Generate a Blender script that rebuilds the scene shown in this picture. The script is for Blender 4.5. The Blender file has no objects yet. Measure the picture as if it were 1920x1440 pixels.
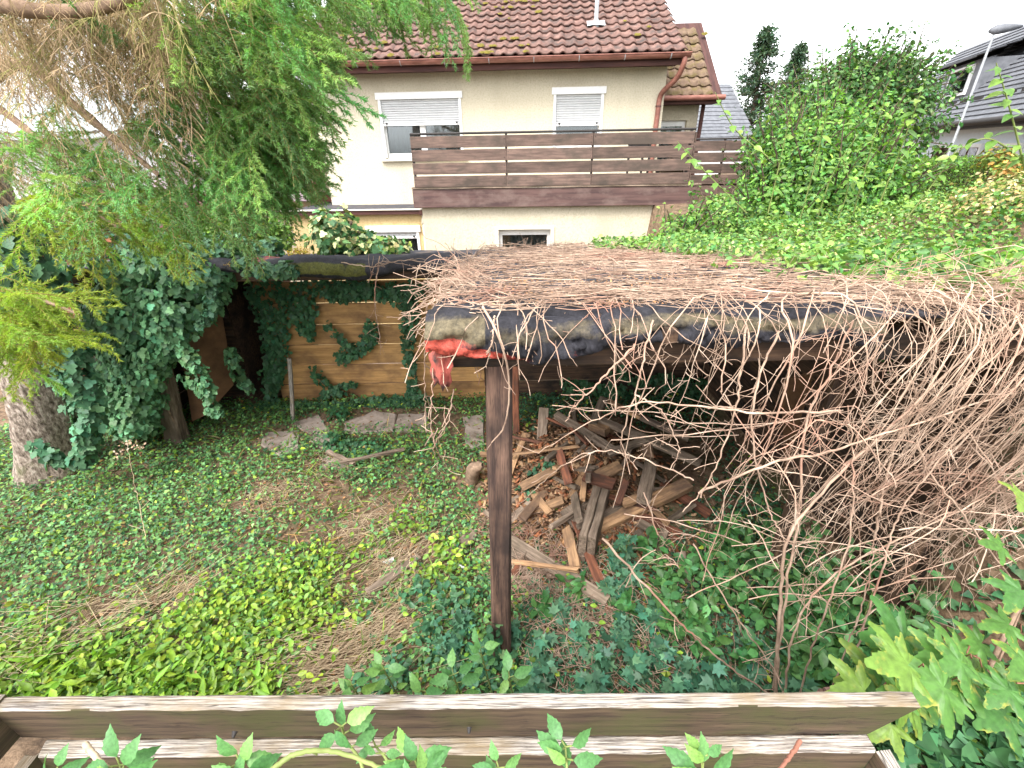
import bpy, math, random
import numpy as np
from mathutils import Matrix, Vector

rng = np.random.default_rng(11)
random.seed(11)
S = bpy.context.scene
COL = S.collection
PI = math.pi

# ------------------------------------------------------------------ camera, sky, sun, exposure
EYE = np.array([0.0, 0.0, 2.92])
FPX = 850.0                                   # focal length in photograph pixels (1920 wide)
PITCH, ROLL = math.radians(27), math.radians(1.0)
cam_d = bpy.data.cameras.new('camera')
cam_d.sensor_fit = 'HORIZONTAL'; cam_d.sensor_width = 36.0
cam_d.lens = FPX / 1920 * 36.0
cam_d.clip_start = 0.05; cam_d.clip_end = 1500
cam = bpy.data.objects.new('camera', cam_d); COL.objects.link(cam)
CAMM = Matrix.Rotation(PI/2 - PITCH, 3, 'X') @ Matrix.Rotation(-ROLL, 3, 'Z')
cam.matrix_world = Matrix.Translation(EYE) @ CAMM.to_4x4()
S.camera = cam

SUN_EL, SUN_AZ = math.radians(56), math.radians(212)      # azimuth clockwise from +Y: behind the viewer, to the left
w = bpy.data.worlds.new('World'); S.world = w; w.use_nodes = True
nt = w.node_tree; nt.nodes.clear()
sky = nt.nodes.new('ShaderNodeTexSky'); sky.sky_type = 'NISHITA'; sky.sun_disc = False
sky.sun_elevation = SUN_EL; sky.sun_rotation = SUN_AZ
sky.air_density = 1.0; sky.dust_density = 3.0; sky.ozone_density = 1.0
hs = nt.nodes.new('ShaderNodeHueSaturation'); hs.inputs['Saturation'].default_value = 0.12
bg = nt.nodes.new('ShaderNodeBackground'); bg.inputs['Strength'].default_value = 0.15
ow = nt.nodes.new('ShaderNodeOutputWorld')
nt.links.new(sky.outputs[0], hs.inputs['Color']); nt.links.new(hs.outputs[0], bg.inputs[0]); nt.links.new(bg.outputs[0], ow.inputs[0])
sd = bpy.data.lights.new('sun', 'SUN'); sd.energy = 1.0; sd.angle = math.radians(30); sd.color = (1, .97, .92)
sun = bpy.data.objects.new('sun', sd); COL.objects.link(sun)
sdir = Vector((math.sin(SUN_AZ)*math.cos(SUN_EL), math.cos(SUN_AZ)*math.cos(SUN_EL), math.sin(SUN_EL)))
sun.rotation_euler = sdir.to_track_quat('Z', 'Y').to_euler(); sun.location = (0, 0, 30)
S.view_settings.view_transform = 'Standard'; S.view_settings.look = 'None'
S.view_settings.exposure = 2.1; S.view_settings.gamma = 1.0; S.view_settings.use_curve_mapping = False
S.render.engine = 'CYCLES'
S.cycles.max_bounces = 8; S.cycles.diffuse_bounces = 4; S.cycles.transparent_max_bounces = 12

# ------------------------------------------------------------------ measuring helpers
CM = np.array([list(r) for r in CAMM])
def ray(px, py): return CM @ np.array([(px-960)/FPX, (720-py)/FPX, -1.0])
def at(px, py, Y): d = ray(px, py); return EYE + d*(Y/d[1])
def atz(px, py, z): d = ray(px, py); return EYE + d*((z-EYE[2])/d[2])
def roof_z(Y): return 2.325 - 0.112*(np.asarray(Y) - 1.7)
def at_roof(px, py, up=0.0):
    d = ray(px, py); t = (2.325 + .112*1.7 + up - EYE[2])/(d[2] + .112*d[1]); return EYE + d*t

# ------------------------------------------------------------------ object helpers
WM = {}
def link(name, data, parent=None, M=None):
    o = bpy.data.objects.new(name, data); COL.objects.link(o)
    M = Matrix() if M is None else M
    o.matrix_basis = M; WM[o.name] = M
    if parent is not None:
        o.parent = parent; o.matrix_parent_inverse = WM[parent.name].inverted()
    return o
def empty(name, loc=(0, 0, 0), rz=0.0):
    o = link(name, None, None, Matrix.Translation(Vector(loc)) @ Matrix.Rotation(rz, 4, 'Z')); o.empty_display_size = .1
    return o
def tag(o, label=None, cat=None, group=None, kind=None):
    if label: o['label'] = label
    if cat: o['category'] = cat
    if group: o['group'] = group
    if kind: o['kind'] = kind
    return o
def build(name, V, T, mat, col=None, smooth=False):
    V = np.ascontiguousarray(V, dtype=np.float32).reshape(-1, 3); T = np.ascontiguousarray(T, dtype=np.int32).reshape(-1, 3)
    me = bpy.data.meshes.new(name)
    me.vertices.add(len(V)); me.vertices.foreach_set('co', V.ravel())
    me.loops.add(T.size); me.loops.foreach_set('vertex_index', T.ravel())
    me.polygons.add(len(T)); me.polygons.foreach_set('loop_start', np.arange(0, T.size, 3, dtype=np.int32))
    if smooth: me.polygons.foreach_set('use_smooth', np.ones(len(T), dtype=bool))
    me.update(calc_edges=True)
    if col is not None:
        a = me.color_attributes.new('col', 'FLOAT_COLOR', 'POINT')
        c = np.ones((len(V), 4), dtype=np.float32); c[:, :3] = col; a.data.foreach_set('color', c.ravel())
    if mat: me.materials.append(mat)
    return me
def pymesh(name, V, F, mat, smooth=False):
    me = bpy.data.meshes.new(name); me.from_pydata([tuple(map(float, v)) for v in V], [], [tuple(f) for f in F]); me.update()
    if smooth:
        for p in me.polygons: p.use_smooth = True
    if mat: me.materials.append(mat)
    return me
def joinvt(parts):                      # parts: list of (V, T[, C])
    Vs, Ts, Cs, o = [], [], [], 0
    for p in parts:
        Vs.append(p[0]); Ts.append(p[1] + o); o += len(p[0])
        if len(p) > 2: Cs.append(p[2])
    return np.concatenate(Vs), np.concatenate(Ts), (np.concatenate(Cs) if Cs else None)
BOXF = [(0, 2, 3, 1), (4, 5, 7, 6), (0, 1, 5, 4), (2, 6, 7, 3), (0, 4, 6, 2), (1, 3, 7, 5)]
def boxv(x0, x1, y0, y1, z0, z1): return [(x, y, z) for x in (x0, x1) for y in (y0, y1) for z in (z0, z1)]
def box(name, x0, x1, y0, y1, z0, z1, mat, parent=None, M=None):
    V = boxv(x0, x1, y0, y1, z0, z1)
    return link(name, pymesh(name, V, BOXF, mat), parent, M)
def boxes(name, lst, mat, parent=None, M=None):
    V, F = [], []
    for b in lst:
        o = len(V); V += boxv(*b); F += [tuple(i+o for i in f) for f in BOXF]
    return link(name, pymesh(name, V, F, mat), parent, M)
def plank_mesh(name, L, W, T, mat, jit=.003, seg=5, chip=0.0):
    """a worn board: chamfered section, swept along x, edges uneven"""
    c = min(W, T)*.12
    sec = [(-W/2+c, -T/2), (W/2-c, -T/2), (W/2, -T/2+c), (W/2, T/2-c), (W/2-c, T/2), (-W/2+c, T/2), (-W/2, T/2-c), (-W/2, -T/2+c)]
    V, F = [], []
    for i in range(seg+1):
        x = -L/2 + L*i/seg
        for (a, b) in sec:
            xx = x + (random.uniform(-chip, chip) if i in (0, seg) else 0)
            V.append((xx, a + random.uniform(-jit, jit), b + random.uniform(-jit, jit)*.7))
    for i in range(seg):
        for k in range(8): F.append((i*8+k, i*8+(k+1) % 8, (i+1)*8+(k+1) % 8, (i+1)*8+k))
    F.append(tuple(range(7, -1, -1))); F.append(tuple(seg*8+k for k in range(8)))
    return pymesh(name, V, F, mat)
def frame_x(p0, p1, up=(0, 0, 1), roll=0.0):
    p0, p1 = Vector(p0), Vector(p1); x = (p1-p0).normalized(); up = Vector(up)
    if abs(x.dot(up)) > .98: up = Vector((0, 1, 0))
    y = up.cross(x).normalized(); z = x.cross(y)
    R = Matrix((x, y, z)).transposed() @ Matrix.Rotation(roll, 3, 'X')
    return Matrix.Translation((p0+p1)/2) @ R.to_4x4()
def plank(name, p0, p1, W, T, mat, parent=None, up=(0, 0, 1), roll=0.0, jit=.003, seg=5, chip=.004):
    L = (Vector(p1)-Vector(p0)).length
    return link(name, plank_mesh(name, L, W, T, mat, jit, seg, chip), parent, frame_x(p0, p1, up, roll))
def nrm(v): return v/np.maximum(np.linalg.norm(v, axis=-1, keepdims=True), 1e-9)
def tubes(P, R, sides=3):
    P = np.asarray(P, float); N, K = P.shape[:2]; R = np.broadcast_to(np.asarray(R, float), (N, K))
    T = nrm(np.gradient(P, axis=1)); a = nrm(np.cross(T, np.array([.31, .87, .38]))); b = np.cross(T, a)
    an = np.arange(sides)*2*PI/sides
    V = P[:, :, None] + R[:, :, None, None]*(np.cos(an)[None, None, :, None]*a[:, :, None] + np.sin(an)[None, None, :, None]*b[:, :, None])
    idx = np.arange(N*K*sides).reshape(N, K, sides); i0 = idx[:, :-1]; i1 = idx[:, 1:]; j0 = np.roll(i0, -1, 2); j1 = np.roll(i1, -1, 2)
    Tr = np.concatenate([np.stack([i0, j0, j1], -1).reshape(-1, 3), np.stack([i0, j1, i1], -1).reshape(-1, 3)])
    return V.reshape(-1, 3), Tr
def spline(pts, K=24):
    """Catmull-Rom through pts"""
    p = np.asarray(pts, float); p = np.vstack([2*p[0]-p[1], p, 2*p[-1]-p[-2]]); n = len(p)-3
    t = np.linspace(0, n-1e-6, K); i = t.astype(int); u = (t-i)[:, None]
    a, b, c, d = p[i], p[i+1], p[i+2], p[i+3]
    return .5*((2*b)+(-a+c)*u+(2*a-5*b+4*c-d)*u*u+(-a+3*b-3*c+d)*u**3)
def frames(nor, head):
    n = nrm(np.asarray(nor, float)); h = np.asarray(head, float)
    y = nrm(h - (h*n).sum(-1, keepdims=True)*n); x = np.cross(y, n)
    return np.stack([x, y, n], -1)
def inst(tv, tt, M, pos, col=None):
    N = len(pos); nv = len(tv)
    V = np.einsum('nij,vj->nvi', M, tv) + np.asarray(pos)[:, None, :]
    T = (tt[None] + (np.arange(N)*nv)[:, None, None]).reshape(-1, 3)
    if col is None: return V.reshape(-1, 3), T
    return V.reshape(-1, 3), T, np.repeat(col, nv, axis=0)
_ph = rng.uniform(0, 6.28, (40, 3)); _dr = rng.normal(size=(40, 2))
def sn(x, y, sc=1.0, seed=0):
    """smooth noise in -1..1"""
    r = 0
    for k in range(6):
        d = _dr[(seed*6+k) % 40]; r = r + np.sin((x*d[0]+y*d[1])*sc*(1+.35*k) + _ph[(seed*6+k) % 40, 0])/(1+.25*k)
    return r/3.4
def jitcol(c, n, v=.25, hue=.12):
    c = np.asarray(c, float); b = np.exp(rng.normal(0, v, (n, 1))); h = rng.normal(0, hue, (n, 1))
    return np.clip(c*b*np.concatenate([1+h, np.ones_like(h), 1-.5*h], 1), 0.002, .9)

# ------------------------------------------------------------------ materials
def nmat(name):
    m = bpy.data.materials.new(name); m.use_nodes = True
    t = m.node_tree; b = t.nodes['Principled BSDF']; b.inputs['Specular IOR Level'].default_value = .3
    return m, t, b
def nd(t, kind, **kw):
    n = t.nodes.new('ShaderNode'+kind)
    for k, v in kw.items():
        if k in n.inputs: n.inputs[k].default_value = v
        else: setattr(n, k, v)
    return n
def ramp(t, stops):
    r = t.nodes.new('ShaderNodeValToRGB'); e = r.color_ramp.elements
    e[0].position, e[0].color = stops[0][0], (*stops[0][1], 1); e[1].position, e[1].color = stops[-1][0], (*stops[-1][1], 1)
    for p, c in stops[1:-1]: x = e.new(p); x.color = (*c, 1)
    return r
def coords(t, scale=(1, 1, 1), rnd=True):
    tc = t.nodes.new('ShaderNodeTexCoord'); mp = t.nodes.new('ShaderNodeMapping'); mp.inputs['Scale'].default_value = scale
    if rnd:
        oi = t.nodes.new('ShaderNodeObjectInfo'); va = t.nodes.new('ShaderNodeVectorMath'); va.operation = 'ADD'
        ml = t.nodes.new('ShaderNodeMath'); ml.operation = 'MULTIPLY'; ml.inputs[1].default_value = 37.0
        t.links.new(oi.outputs['Random'], ml.inputs[0]); t.links.new(tc.outputs['Object'], va.inputs[0]); t.links.new(ml.outputs[0], va.inputs[1])
        t.links.new(va.outputs[0], mp.inputs[0])
    else: t.links.new(tc.outputs['Object'], mp.inputs[0])
    return mp.outputs[0]
def bump(t, b, src, strength=.3, dist=.01):
    n = nd(t, 'Bump', Strength=strength, Distance=dist); t.links.new(src, n.inputs['Height']); t.links.new(n.outputs[0], b.inputs['Normal'])
def mix(t, fac, a, c, blend='MIX'):
    m = t.nodes.new('ShaderNodeMix'); m.data_type = 'RGBA'; m.blend_type = blend
    for sock, v in ((m.inputs[0], fac), (m.inputs[6], a), (m.inputs[7], c)):
        if isinstance(v, (int, float)): sock.default_value = v
        elif isinstance(v, tuple): sock.default_value = (*v, 1)
        else: t.links.new(v, sock)
    return m.outputs[2]
def wood(name, c1, c2, stain=None, stain_amt=.5, along=2.0, across=40.0, rough=.85, bs=.5, var=.25, stain_sc=3.0, crack=0.0):
    m, t, b = nmat(name); v = coords(t, (along, across, across))
    n = nd(t, 'TexNoise', Scale=1.0, Detail=6.0, Roughness=.65); t.links.new(v, n.inputs['Vector'])
    r = ramp(t, [(.36, c2), (.6, c1)]); t.links.new(n.outputs[0], r.inputs[0]); c = r.outputs[0]
    if stain:
        n2 = nd(t, 'TexNoise', Scale=stain_sc, Detail=4.0, Roughness=.6); t.links.new(coords(t, (1, 1.6, 1.6)), n2.inputs['Vector'])
        r2 = ramp(t, [(.5-.12*stain_amt, (0, 0, 0)), (.72-.1*stain_amt, (1, 1, 1))]); t.links.new(n2.outputs[0], r2.inputs[0])
        c = mix(t, r2.outputs[0], c, stain)
    if crack:
        n4 = nd(t, 'TexNoise', Scale=1.0, Detail=3.0, Roughness=.5); t.links.new(coords(t, (1.3, 70, 70)), n4.inputs['Vector'])
        r4 = ramp(t, [(.485, (0, 0, 0)), (.5, (1, 1, 1)), (.515, (0, 0, 0))]); t.links.new(n4.outputs[0], r4.inputs[0]); m4 = nd(t, 'Math', operation='MULTIPLY'); m4.inputs[1].default_value = crack; t.links.new(r4.outputs[0], m4.inputs[0])
        c = mix(t, m4.outputs[0], c, (.012, .009, .007))
    oi = t.nodes.new('ShaderNodeObjectInfo'); mr = nd(t, 'MapRange'); mr.inputs['To Min'].default_value = 1-var; mr.inputs['To Max'].default_value = 1+var
    t.links.new(oi.outputs['Random'], mr.inputs[0]); c = mix(t, 1.0, c, mr.outputs[0], 'MULTIPLY')
    t.links.new(c, b.inputs['Base Color']); b.inputs['Roughness'].default_value = rough
    bump(t, b, n.outputs[0], bs, .004)
    return m
def speckle(name, stops, scale=20, detail=6, rough=.9, bs=.4, bd=.01, stretch=(1, 1, 1), over=None, metallic=0.0, rnd=False, streak=None):
    m, t, b = nmat(name); v = coords(t, stretch, rnd)
    n = nd(t, 'TexNoise', Scale=scale, Detail=detail, Roughness=.65); t.links.new(v, n.inputs['Vector'])
    r = ramp(t, stops); t.links.new(n.outputs[0], r.inputs[0]); c = r.outputs[0]
    if over:                                    # (colour, scale, lo, hi)
        n2 = nd(t, 'TexNoise', Scale=over[1], Detail=5.0, Roughness=.6); t.links.new(coords(t, (1, 1, 1), rnd), n2.inputs['Vector'])
        r2 = ramp(t, [(over[2], (0, 0, 0)), (over[3], (1, 1, 1))]); t.links.new(n2.outputs[0], r2.inputs[0]); c = mix(t, r2.outputs[0], c, over[0])
    if streak:
        n5 = nd(t, 'TexNoise', Scale=1.0, Detail=5.0, Roughness=.6); t.links.new(coords(t, (3.2, 3.2, .5), rnd), n5.inputs['Vector'])
        r5 = ramp(t, [(.48, (0, 0, 0)), (.8, (.4, .4, .4))]); t.links.new(n5.outputs[0], r5.inputs[0]); c = mix(t, r5.outputs[0], c, streak)
    t.links.new(c, b.inputs['Base Color']); b.inputs['Roughness'].default_value = rough; b.inputs['Metallic'].default_value = metallic
    if bs: bump(t, b, n.outputs[0], bs, bd)
    return m
def plain(name, c, rough=.5, metallic=0.0, v=.12):
    d = tuple(x*(1-v) for x in c); e = tuple(min(1, x*(1+v)) for x in c)
    return speckle(name, [(.35, d), (.65, e)], 9, 5, rough, .05, .002, metallic=metallic)
def leafmat(name, src='col', stops=None, rough=.45, trans=.3, spec=.35, vein=None, edge=None):
    m, t, b = nmat(name); b.inputs['Roughness'].default_value = rough; b.inputs['Specular IOR Level'].default_value = spec
    if src == 'col': a = nd(t, 'Attribute', attribute_name='col'); c = a.outputs['Color']
    else:
        oi = t.nodes.new('ShaderNodeObjectInfo'); r = ramp(t, stops); t.links.new(oi.outputs['Random'], r.inputs[0]); c = r.outputs[0]
        if edge:                                # browned / yellowed rims and blotches of the leaf
            n2 = nd(t, 'TexNoise', Scale=3.2, Detail=4.0, Roughness=.6); t.links.new(coords(t, (1, 1, 1), True), n2.inputs['Vector'])
            r2 = ramp(t, [(.64, (0, 0, 0)), (.76, (1, 1, 1))])
            ra = nd(t, 'Attribute', attribute_name='col'); ad_ = nd(t, 'Math', operation='MULTIPLY_ADD'); sx_ = nd(t, 'SeparateColor'); t.links.new(ra.outputs['Color'], sx_.inputs[0])
            t.links.new(sx_.outputs[0], ad_.inputs[0]); ad_.inputs[1].default_value = .16; t.links.new(n2.outputs[0], ad_.inputs[2]); t.links.new(ad_.outputs[0], r2.inputs[0]); c = mix(t, r2.outputs[0], c, edge)
    n = nd(t, 'TexNoise', Scale=9.0 if src != 'col' else 30.0, Detail=3.0); t.links.new(coords(t, (1, 1, 1), src != 'col'), n.inputs['Vector'])
    r = ramp(t, [(.3, (.72, .72, .72)), (.7, (1.2, 1.2, 1.2))]); t.links.new(n.outputs[0], r.inputs[0]); c = mix(t, 1.0, c, r.outputs[0], 'MULTIPLY')
    t.links.new(c, b.inputs['Base Color'])
    tr = nd(t, 'BsdfTranslucent'); ms = nd(t, 'MixShader'); ms.inputs[0].default_value = trans
    cc = mix(t, 1.0, c, (1.25, 1.3, .6), 'MULTIPLY'); t.links.new(cc, tr.inputs[0])
    o = t.nodes['Material Output']; t.links.new(b.outputs[0], ms.inputs[1]); t.links.new(tr.outputs[0], ms.inputs[2]); t.links.new(ms.outputs[0], o.inputs[0])
    return m
M = {}
M['soil'] = speckle('soil', [(.3, (.05, .032, .02)), (.5, (.15, .098, .06)), (.72, (.29, .2, .13))], 14, 9, .95, .8, .03, over=((.05, .06, .02), 1.6, .5, .7))
M['plaster'] = speckle('plaster', [(.32, (.44, .39, .285)), (.5, (.54, .485, .37)), (.7, (.59, .535, .415))], 34, 4, .95, .75, .012, over=((.45, .40, .295), .9, .5, .8), streak=(.40, .35, .26))
M['plaster_warm'] = speckle('plaster_warm', [(.32, (.46, .33, .15)), (.5, (.54, .4, .2)), (.7, (.58, .45, .24))], 30, 4, .95, .75, .012, over=((.4, .31, .17), 1.3, .55, .8), streak=(.30, .23, .12))
M['tile'] = speckle('tile', [(.28, (.08, .047, .04)), (.5, (.15, .082, .066)), (.72, (.235, .142, .115))], 7, 6, .72, .3, .004, over=((.06, .045, .04), 4.5, .47, .68), rnd=True)
M['tile_mossy'] = speckle('tile_mossy', [(.28, (.085, .055, .038)), (.5, (.145, .095, .064)), (.72, (.22, .155, .10))], 7, 6, .8, .3, .004, over=((.12, .09, .03), 4.0, .46, .66), rnd=True)
M['moss'] = speckle('moss', [(.3, (.07, .06, .012)), (.6, (.15, .12, .022)), (.8, (.22, .18, .035))], 40, 5, 1, .6, .01)
M['copper'] = speckle('copper', [(.3, (.13, .05, .036)), (.55, (.23, .095, .07)), (.75, (.32, .15, .115))], 5, 6, .5, .1, .002, stretch=(1, 3, 3))
M['fascia'] = wood('fascia', (.10, .045, .038), (.05, .024, .022), along=1.5, across=18, bs=.2)
M['white'] = plain('white_frame', (.74, .74, .73), .4, v=.05)
M['offwhite'] = plain('offwhite', (.58, .55, .46), .6, v=.08)
M['shutter'] = plain('shutter', (.47, .475, .48), .5, v=.05)
M['dark'] = plain('dark_metal', (.03, .026, .024), .6)
M['zinc'] = plain('zinc', (.36, .38, .40), .4, v=.15)
M['galv'] = plain('galvanised', (.42, .47, .49), .5, v=.1)
M['deck'] = wood('railing_wood', (.155, .103, .082), (.08, .053, .044), stain=(.066, .05, .04), stain_amt=.5, along=2.2, across=26, bs=.45, var=.18, stain_sc=2.6)
M['beam_dark'] = wood('fascia_beam', (.12, .07, .062), (.06, .036, .034), stain=(.16, .11, .095), stain_amt=.25, along=1.0, across=14, bs=.4, var=.1)
M['post'] = wood('post_wood', (.17, .10, .07), (.035, .021, .018), stain=(.03, .02, .017), stain_amt=.7, along=3, across=38, bs=.8, var=.15, stain_sc=2.2, crack=.7)
M['wall_plank'] = wood('wall_plank', (.55, .315, .125), (.34, .18, .068), stain=(.2, .11, .055), stain_amt=.35, along=1.6, across=24, bs=.35, var=.16, stain_sc=2.4)
M['dark_and_shaded'] = wood('dark_and_shaded_wood', (.12, .07, .042), (.035, .022, .017), stain=(.02, .016, .013), stain_amt=.6, bs=.5)  # dark timbers; also the painted shade on the right back-wall boards
M['silver'] = wood('silvered_wood', (.44, .40, .35), (.07, .052, .044), stain=(.22, .165, .10), stain_amt=.45, along=9, across=240, bs=1.0, var=.08, stain_sc=5, crack=.85)
M['planter'] = wood('planter_wood', (.105, .072, .044), (.042, .028, .02), stain=(.062, .06, .022), stain_amt=.75, along=3, across=60, bs=.7, var=.1, stain_sc=5, crack=.7)
M['timber_grey'] = wood('timber_grey', (.26, .195, .145), (.09, .064, .047), stain=(.09, .068, .048), stain_amt=.5, along=4, across=46, bs=.6)
M['timber_tan'] = wood('timber_tan', (.43, .26, .14), (.2, .115, .065), stain=(.12, .075, .05), stain_amt=.45, along=4, across=46, bs=.6)
M['timber_red'] = wood('timber_red', (.26, .10, .055), (.10, .042, .028), stain=(.06, .035, .026), stain_amt=.5, along=4, across=40, bs=.6)
M['sheet'] = speckle('brown_sheet', [(.3, (.10, .055, .03)), (.6, (.19, .10, .05)), (.8, (.26, .15, .075))], 6, 6, .9, .2, .004)
M['stone'] = speckle('flagstone', [(.3, (.22, .175, .145)), (.55, (.36, .295, .25)), (.75, (.47, .4, .35))], 9, 8, .9, .5, .01, over=((.12, .09, .065), 3.5, .52, .68))
M['felt'] = speckle('roofing_felt', [(.3, (.022, .023, .03)), (.55, (.05, .05, .062)), (.78, (.11, .10, .11))], 12, 7, .75, .4, .006, over=((.17, .125, .09), 4.0, .55, .72))
M['bark'] = speckle('spruce_bark', [(.36, (.07, .05, .038)), (.5, (.25, .195, .155)), (.64, (.48, .40, .34))], 34, 8, .95, 1.0, .03, stretch=(1, 1, .45), over=((.13, .14, .06), 2.5, .55, .75))
M['branch'] = speckle('branch_bark', [(.3, (.12, .08, .055)), (.6, (.28, .19, .13)), (.8, (.42, .31, .22))], 22, 6, .95, .6, .008)
M['trunk'] = speckle('shrub_bark', [(.3, (.05, .035, .024)), (.7, (.13, .095, .065))], 20, 6, .95, .5, .006)
M['grey_roof'] = speckle('grey_roof_tile', [(.3, (.085, .09, .10)), (.6, (.145, .15, .165)), (.8, (.2, .205, .22))], 5, 5, .6, .1, .004)
M['bluewall'] = plain('pale_blue_render', (.64, .71, .78), .9, v=.04)
M['whitewall'] = plain('white_render', (.7, .69, .7), .9, v=.04)
M['lilac_roof'] = speckle('lilac_roof', [(.3, (.20, .14, .16)), (.7, (.31, .24, .26))], 8, 5, .8, .2, .004)
M['stem_green'] = plain('green_stem', (.19, .23, .07), .6)
M['stem_red'] = plain('red_stem', (.28, .12, .08), .6)
M['twig'] = speckle('dry_vine_bark', [(.3, (.16, .10, .07)), (.52, (.37, .255, .185)), (.74, (.56, .43, .33))], 7, 4, .85, .3, .003, over=((.36, .17, .12), 2.2, .55, .7))
M['twig_pale'] = speckle('pale_vine_bark', [(.3, (.22, .14, .095)), (.5, (.45, .32, .235)), (.72, (.66, .52, .41))], 5, 5, .85, .3, .003, over=((.42, .24, .17), 1.8, .52, .66))
M['straw'] = speckle('straw', [(.3, (.33, .235, .145)), (.7, (.64, .51, .345))], 9, 4, .85, 0, .002)
M['red'] = speckle('red_rubber', [(.3, (.24, .055, .042)), (.6, (.38, .095, .072)), (.8, (.46, .15, .12))], 22, 8, .9, .6, .004, over=((.07, .05, .045), 14, .52, .68))
M['leaf'] = leafmat('leaf')
M['leaf_gloss'] = leafmat('leaf_gloss', rough=.5, spec=.28, trans=.2)
M['needle'] = leafmat('needle', rough=.55, trans=.42)
M['litter'] = leafmat('dead_leaf', rough=.9, spec=.1, trans=.1)
M['ivy1'] = leafmat('ivy_leaf_single', 'obj', [(0, (.028, .085, .04)), (.5, (.05, .13, .06)), (.85, (.08, .17, .08)), (1, (.13, .21, .07))], rough=.48, spec=.3, trans=.15)
M['laurel'] = leafmat('laurel_leaf_single', 'obj', [(0, (.075, .17, .03)), (.5, (.13, .25, .04)), (1, (.22, .34, .06))], rough=.38, spec=.45)
M['clematis'] = leafmat('clematis_leaf_single', 'obj', [(0, (.07, .19, .06)), (.6, (.115, .27, .085)), (1, (.19, .33, .075))], rough=.45)
M['vineleaf'] = leafmat('vine_leaf_single', 'obj', [(0, (.05, .145, .03)), (.6, (.09, .20, .035)), (1, (.165, .255, .04))], rough=.45, edge=(.26, .27, .045))
mg, t, b = nmat('window_glass')
tr = nd(t, 'BsdfTransparent'); tr.inputs[0].default_value = (.62, .66, .66, 1); gl = nd(t, 'BsdfGlossy', Roughness=.03); gl.inputs[0].default_value = (.8, .85, .9, 1)
fr = nd(t, 'Fresnel', IOR=1.7); ms = nd(t, 'MixShader'); ad = nd(t, 'Math', operation='ADD'); ad.inputs[1].default_value = .06
t.links.new(fr.outputs[0], ad.inputs[0]); t.links.new(ad.outputs[0], ms.inputs[0]); t.links.new(tr.outputs[0], ms.inputs[1]); t.links.new(gl.outputs[0], ms.inputs[2]); t.links.new(ms.outputs[0], t.nodes['Material Output'].inputs[0])
M['glass'] = mg
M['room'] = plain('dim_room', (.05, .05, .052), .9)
M['curtain'] = plain('net_curtain', (.55, .56, .55), .9, v=.06)
# draped pond liner: black sheet, tan moss film on the turned-down lip
def liner(name, red):
    m, t, b = nmat(name); v = coords(t, (1, 1, 1), False)
    n = nd(t, 'TexNoise', Scale=5.0, Detail=7.0, Roughness=.65); t.links.new(v, n.inputs['Vector'])
    r = ramp(t, [(.3, (.010, .010, .014)), (.6, (.026, .026, .034)), (.8, (.06, .057, .066))]); t.links.new(n.outputs[0], r.inputs[0])
    a = nd(t, 'Attribute', attribute_name='col'); sp = nd(t, 'SeparateColor'); t.links.new(a.outputs['Color'], sp.inputs[0])
    n2 = nd(t, 'TexNoise', Scale=11.0, Detail=9.0, Roughness=.75); t.links.new(v, n2.inputs['Vector'])
    def mask(sock, lo, hi):
        s = nd(t, 'Math', operation='ADD'); t.links.new(sock, s.inputs[0]); t.links.new(n2.outputs[0], s.inputs[1])
        q = ramp(t, [(lo, (0, 0, 0)), (hi, (1, 1, 1))]); q2 = nd(t, 'Math', operation='MULTIPLY'); q2.inputs[1].default_value = .5
        t.links.new(s.outputs[0], q2.inputs[0]); t.links.new(q2.outputs[0], q.inputs[0]); return q.outputs[0]
    c = mix(t, mask(sp.outputs[1], .46, .62), r.outputs[0], (.115, .097, .06))
    c = mix(t, mask(sp.outputs[0], .56, .66), c, (.46, .085, .06))
    c = mix(t, mask(sp.outputs[2], .56, .66), c, (.085, .09, .02))
    n3 = nd(t, 'TexNoise', Scale=55.0, Detail=8.0, Roughness=.75); t.links.new(v, n3.inputs['Vector'])
    g3 = ramp(t, [(.35, (.45, .45, .45)), (.6, (1.25, 1.2, 1.15))]); t.links.new(n3.outputs[0], g3.inputs[0]); c = mix(t, 1.0, c, g3.outputs[0], 'MULTIPLY')
    t.links.new(c, b.inputs['Base Color']); b.inputs['Roughness'].default_value = .72; bump(t, b, n3.outputs[0], .6, .006)
    return m
M['liner'] = liner('black_liner', True)

# ------------------------------------------------------------------ leaf shapes (x across, y to the tip, z = face)
OV6 = (np.array([(0, 0, 0), (.3, .35, .07), (.22, .75, .03), (0, 1, -.12), (-.22, .75, .03), (-.3, .35, .07), (0, .45, -.02)]),
       np.array([(0, 1, 6), (1, 2, 6), (2, 3, 6), (3, 4, 6), (4, 5, 6), (5, 0, 6)]))
OV2 = (np.array([(0, 0, 0), (.3, .5, .08), (0, 1, -.08), (-.3, .5, .08)]), np.array([(0, 1, 2), (0, 2, 3)]))
LAN = (np.array([(0, 0, 0), (.12, .4, .03), (0, 1, -.15), (-.12, .4, .03)]), np.array([(0, 1, 2), (0, 2, 3)]))
IVY = (np.array([(0, .28, -.03), (0, 0, 0), (.3, -.08, .04), (.52, .22, .06), (.27, .42, .02), (.38, .62, .04), (0, 1.0, -.1), (-.38, .62, .04), (-.27, .42, .02), (-.52, .22, .06), (-.3, -.08, .04)]),
       np.array([(0, i, i+1) for i in range(1, 10)] + [(0, 10, 1)]))
IV3 = (np.array([(0, .3, -.03), (0, 0, 0), (.48, .12, .06), (.25, .48, .02), (0, 1.0, -.1), (-.25, .48, .02), (-.48, .12, .06)]), np.array([(0, i, i+1) for i in range(1, 6)] + [(0, 6, 1)]))
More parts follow.
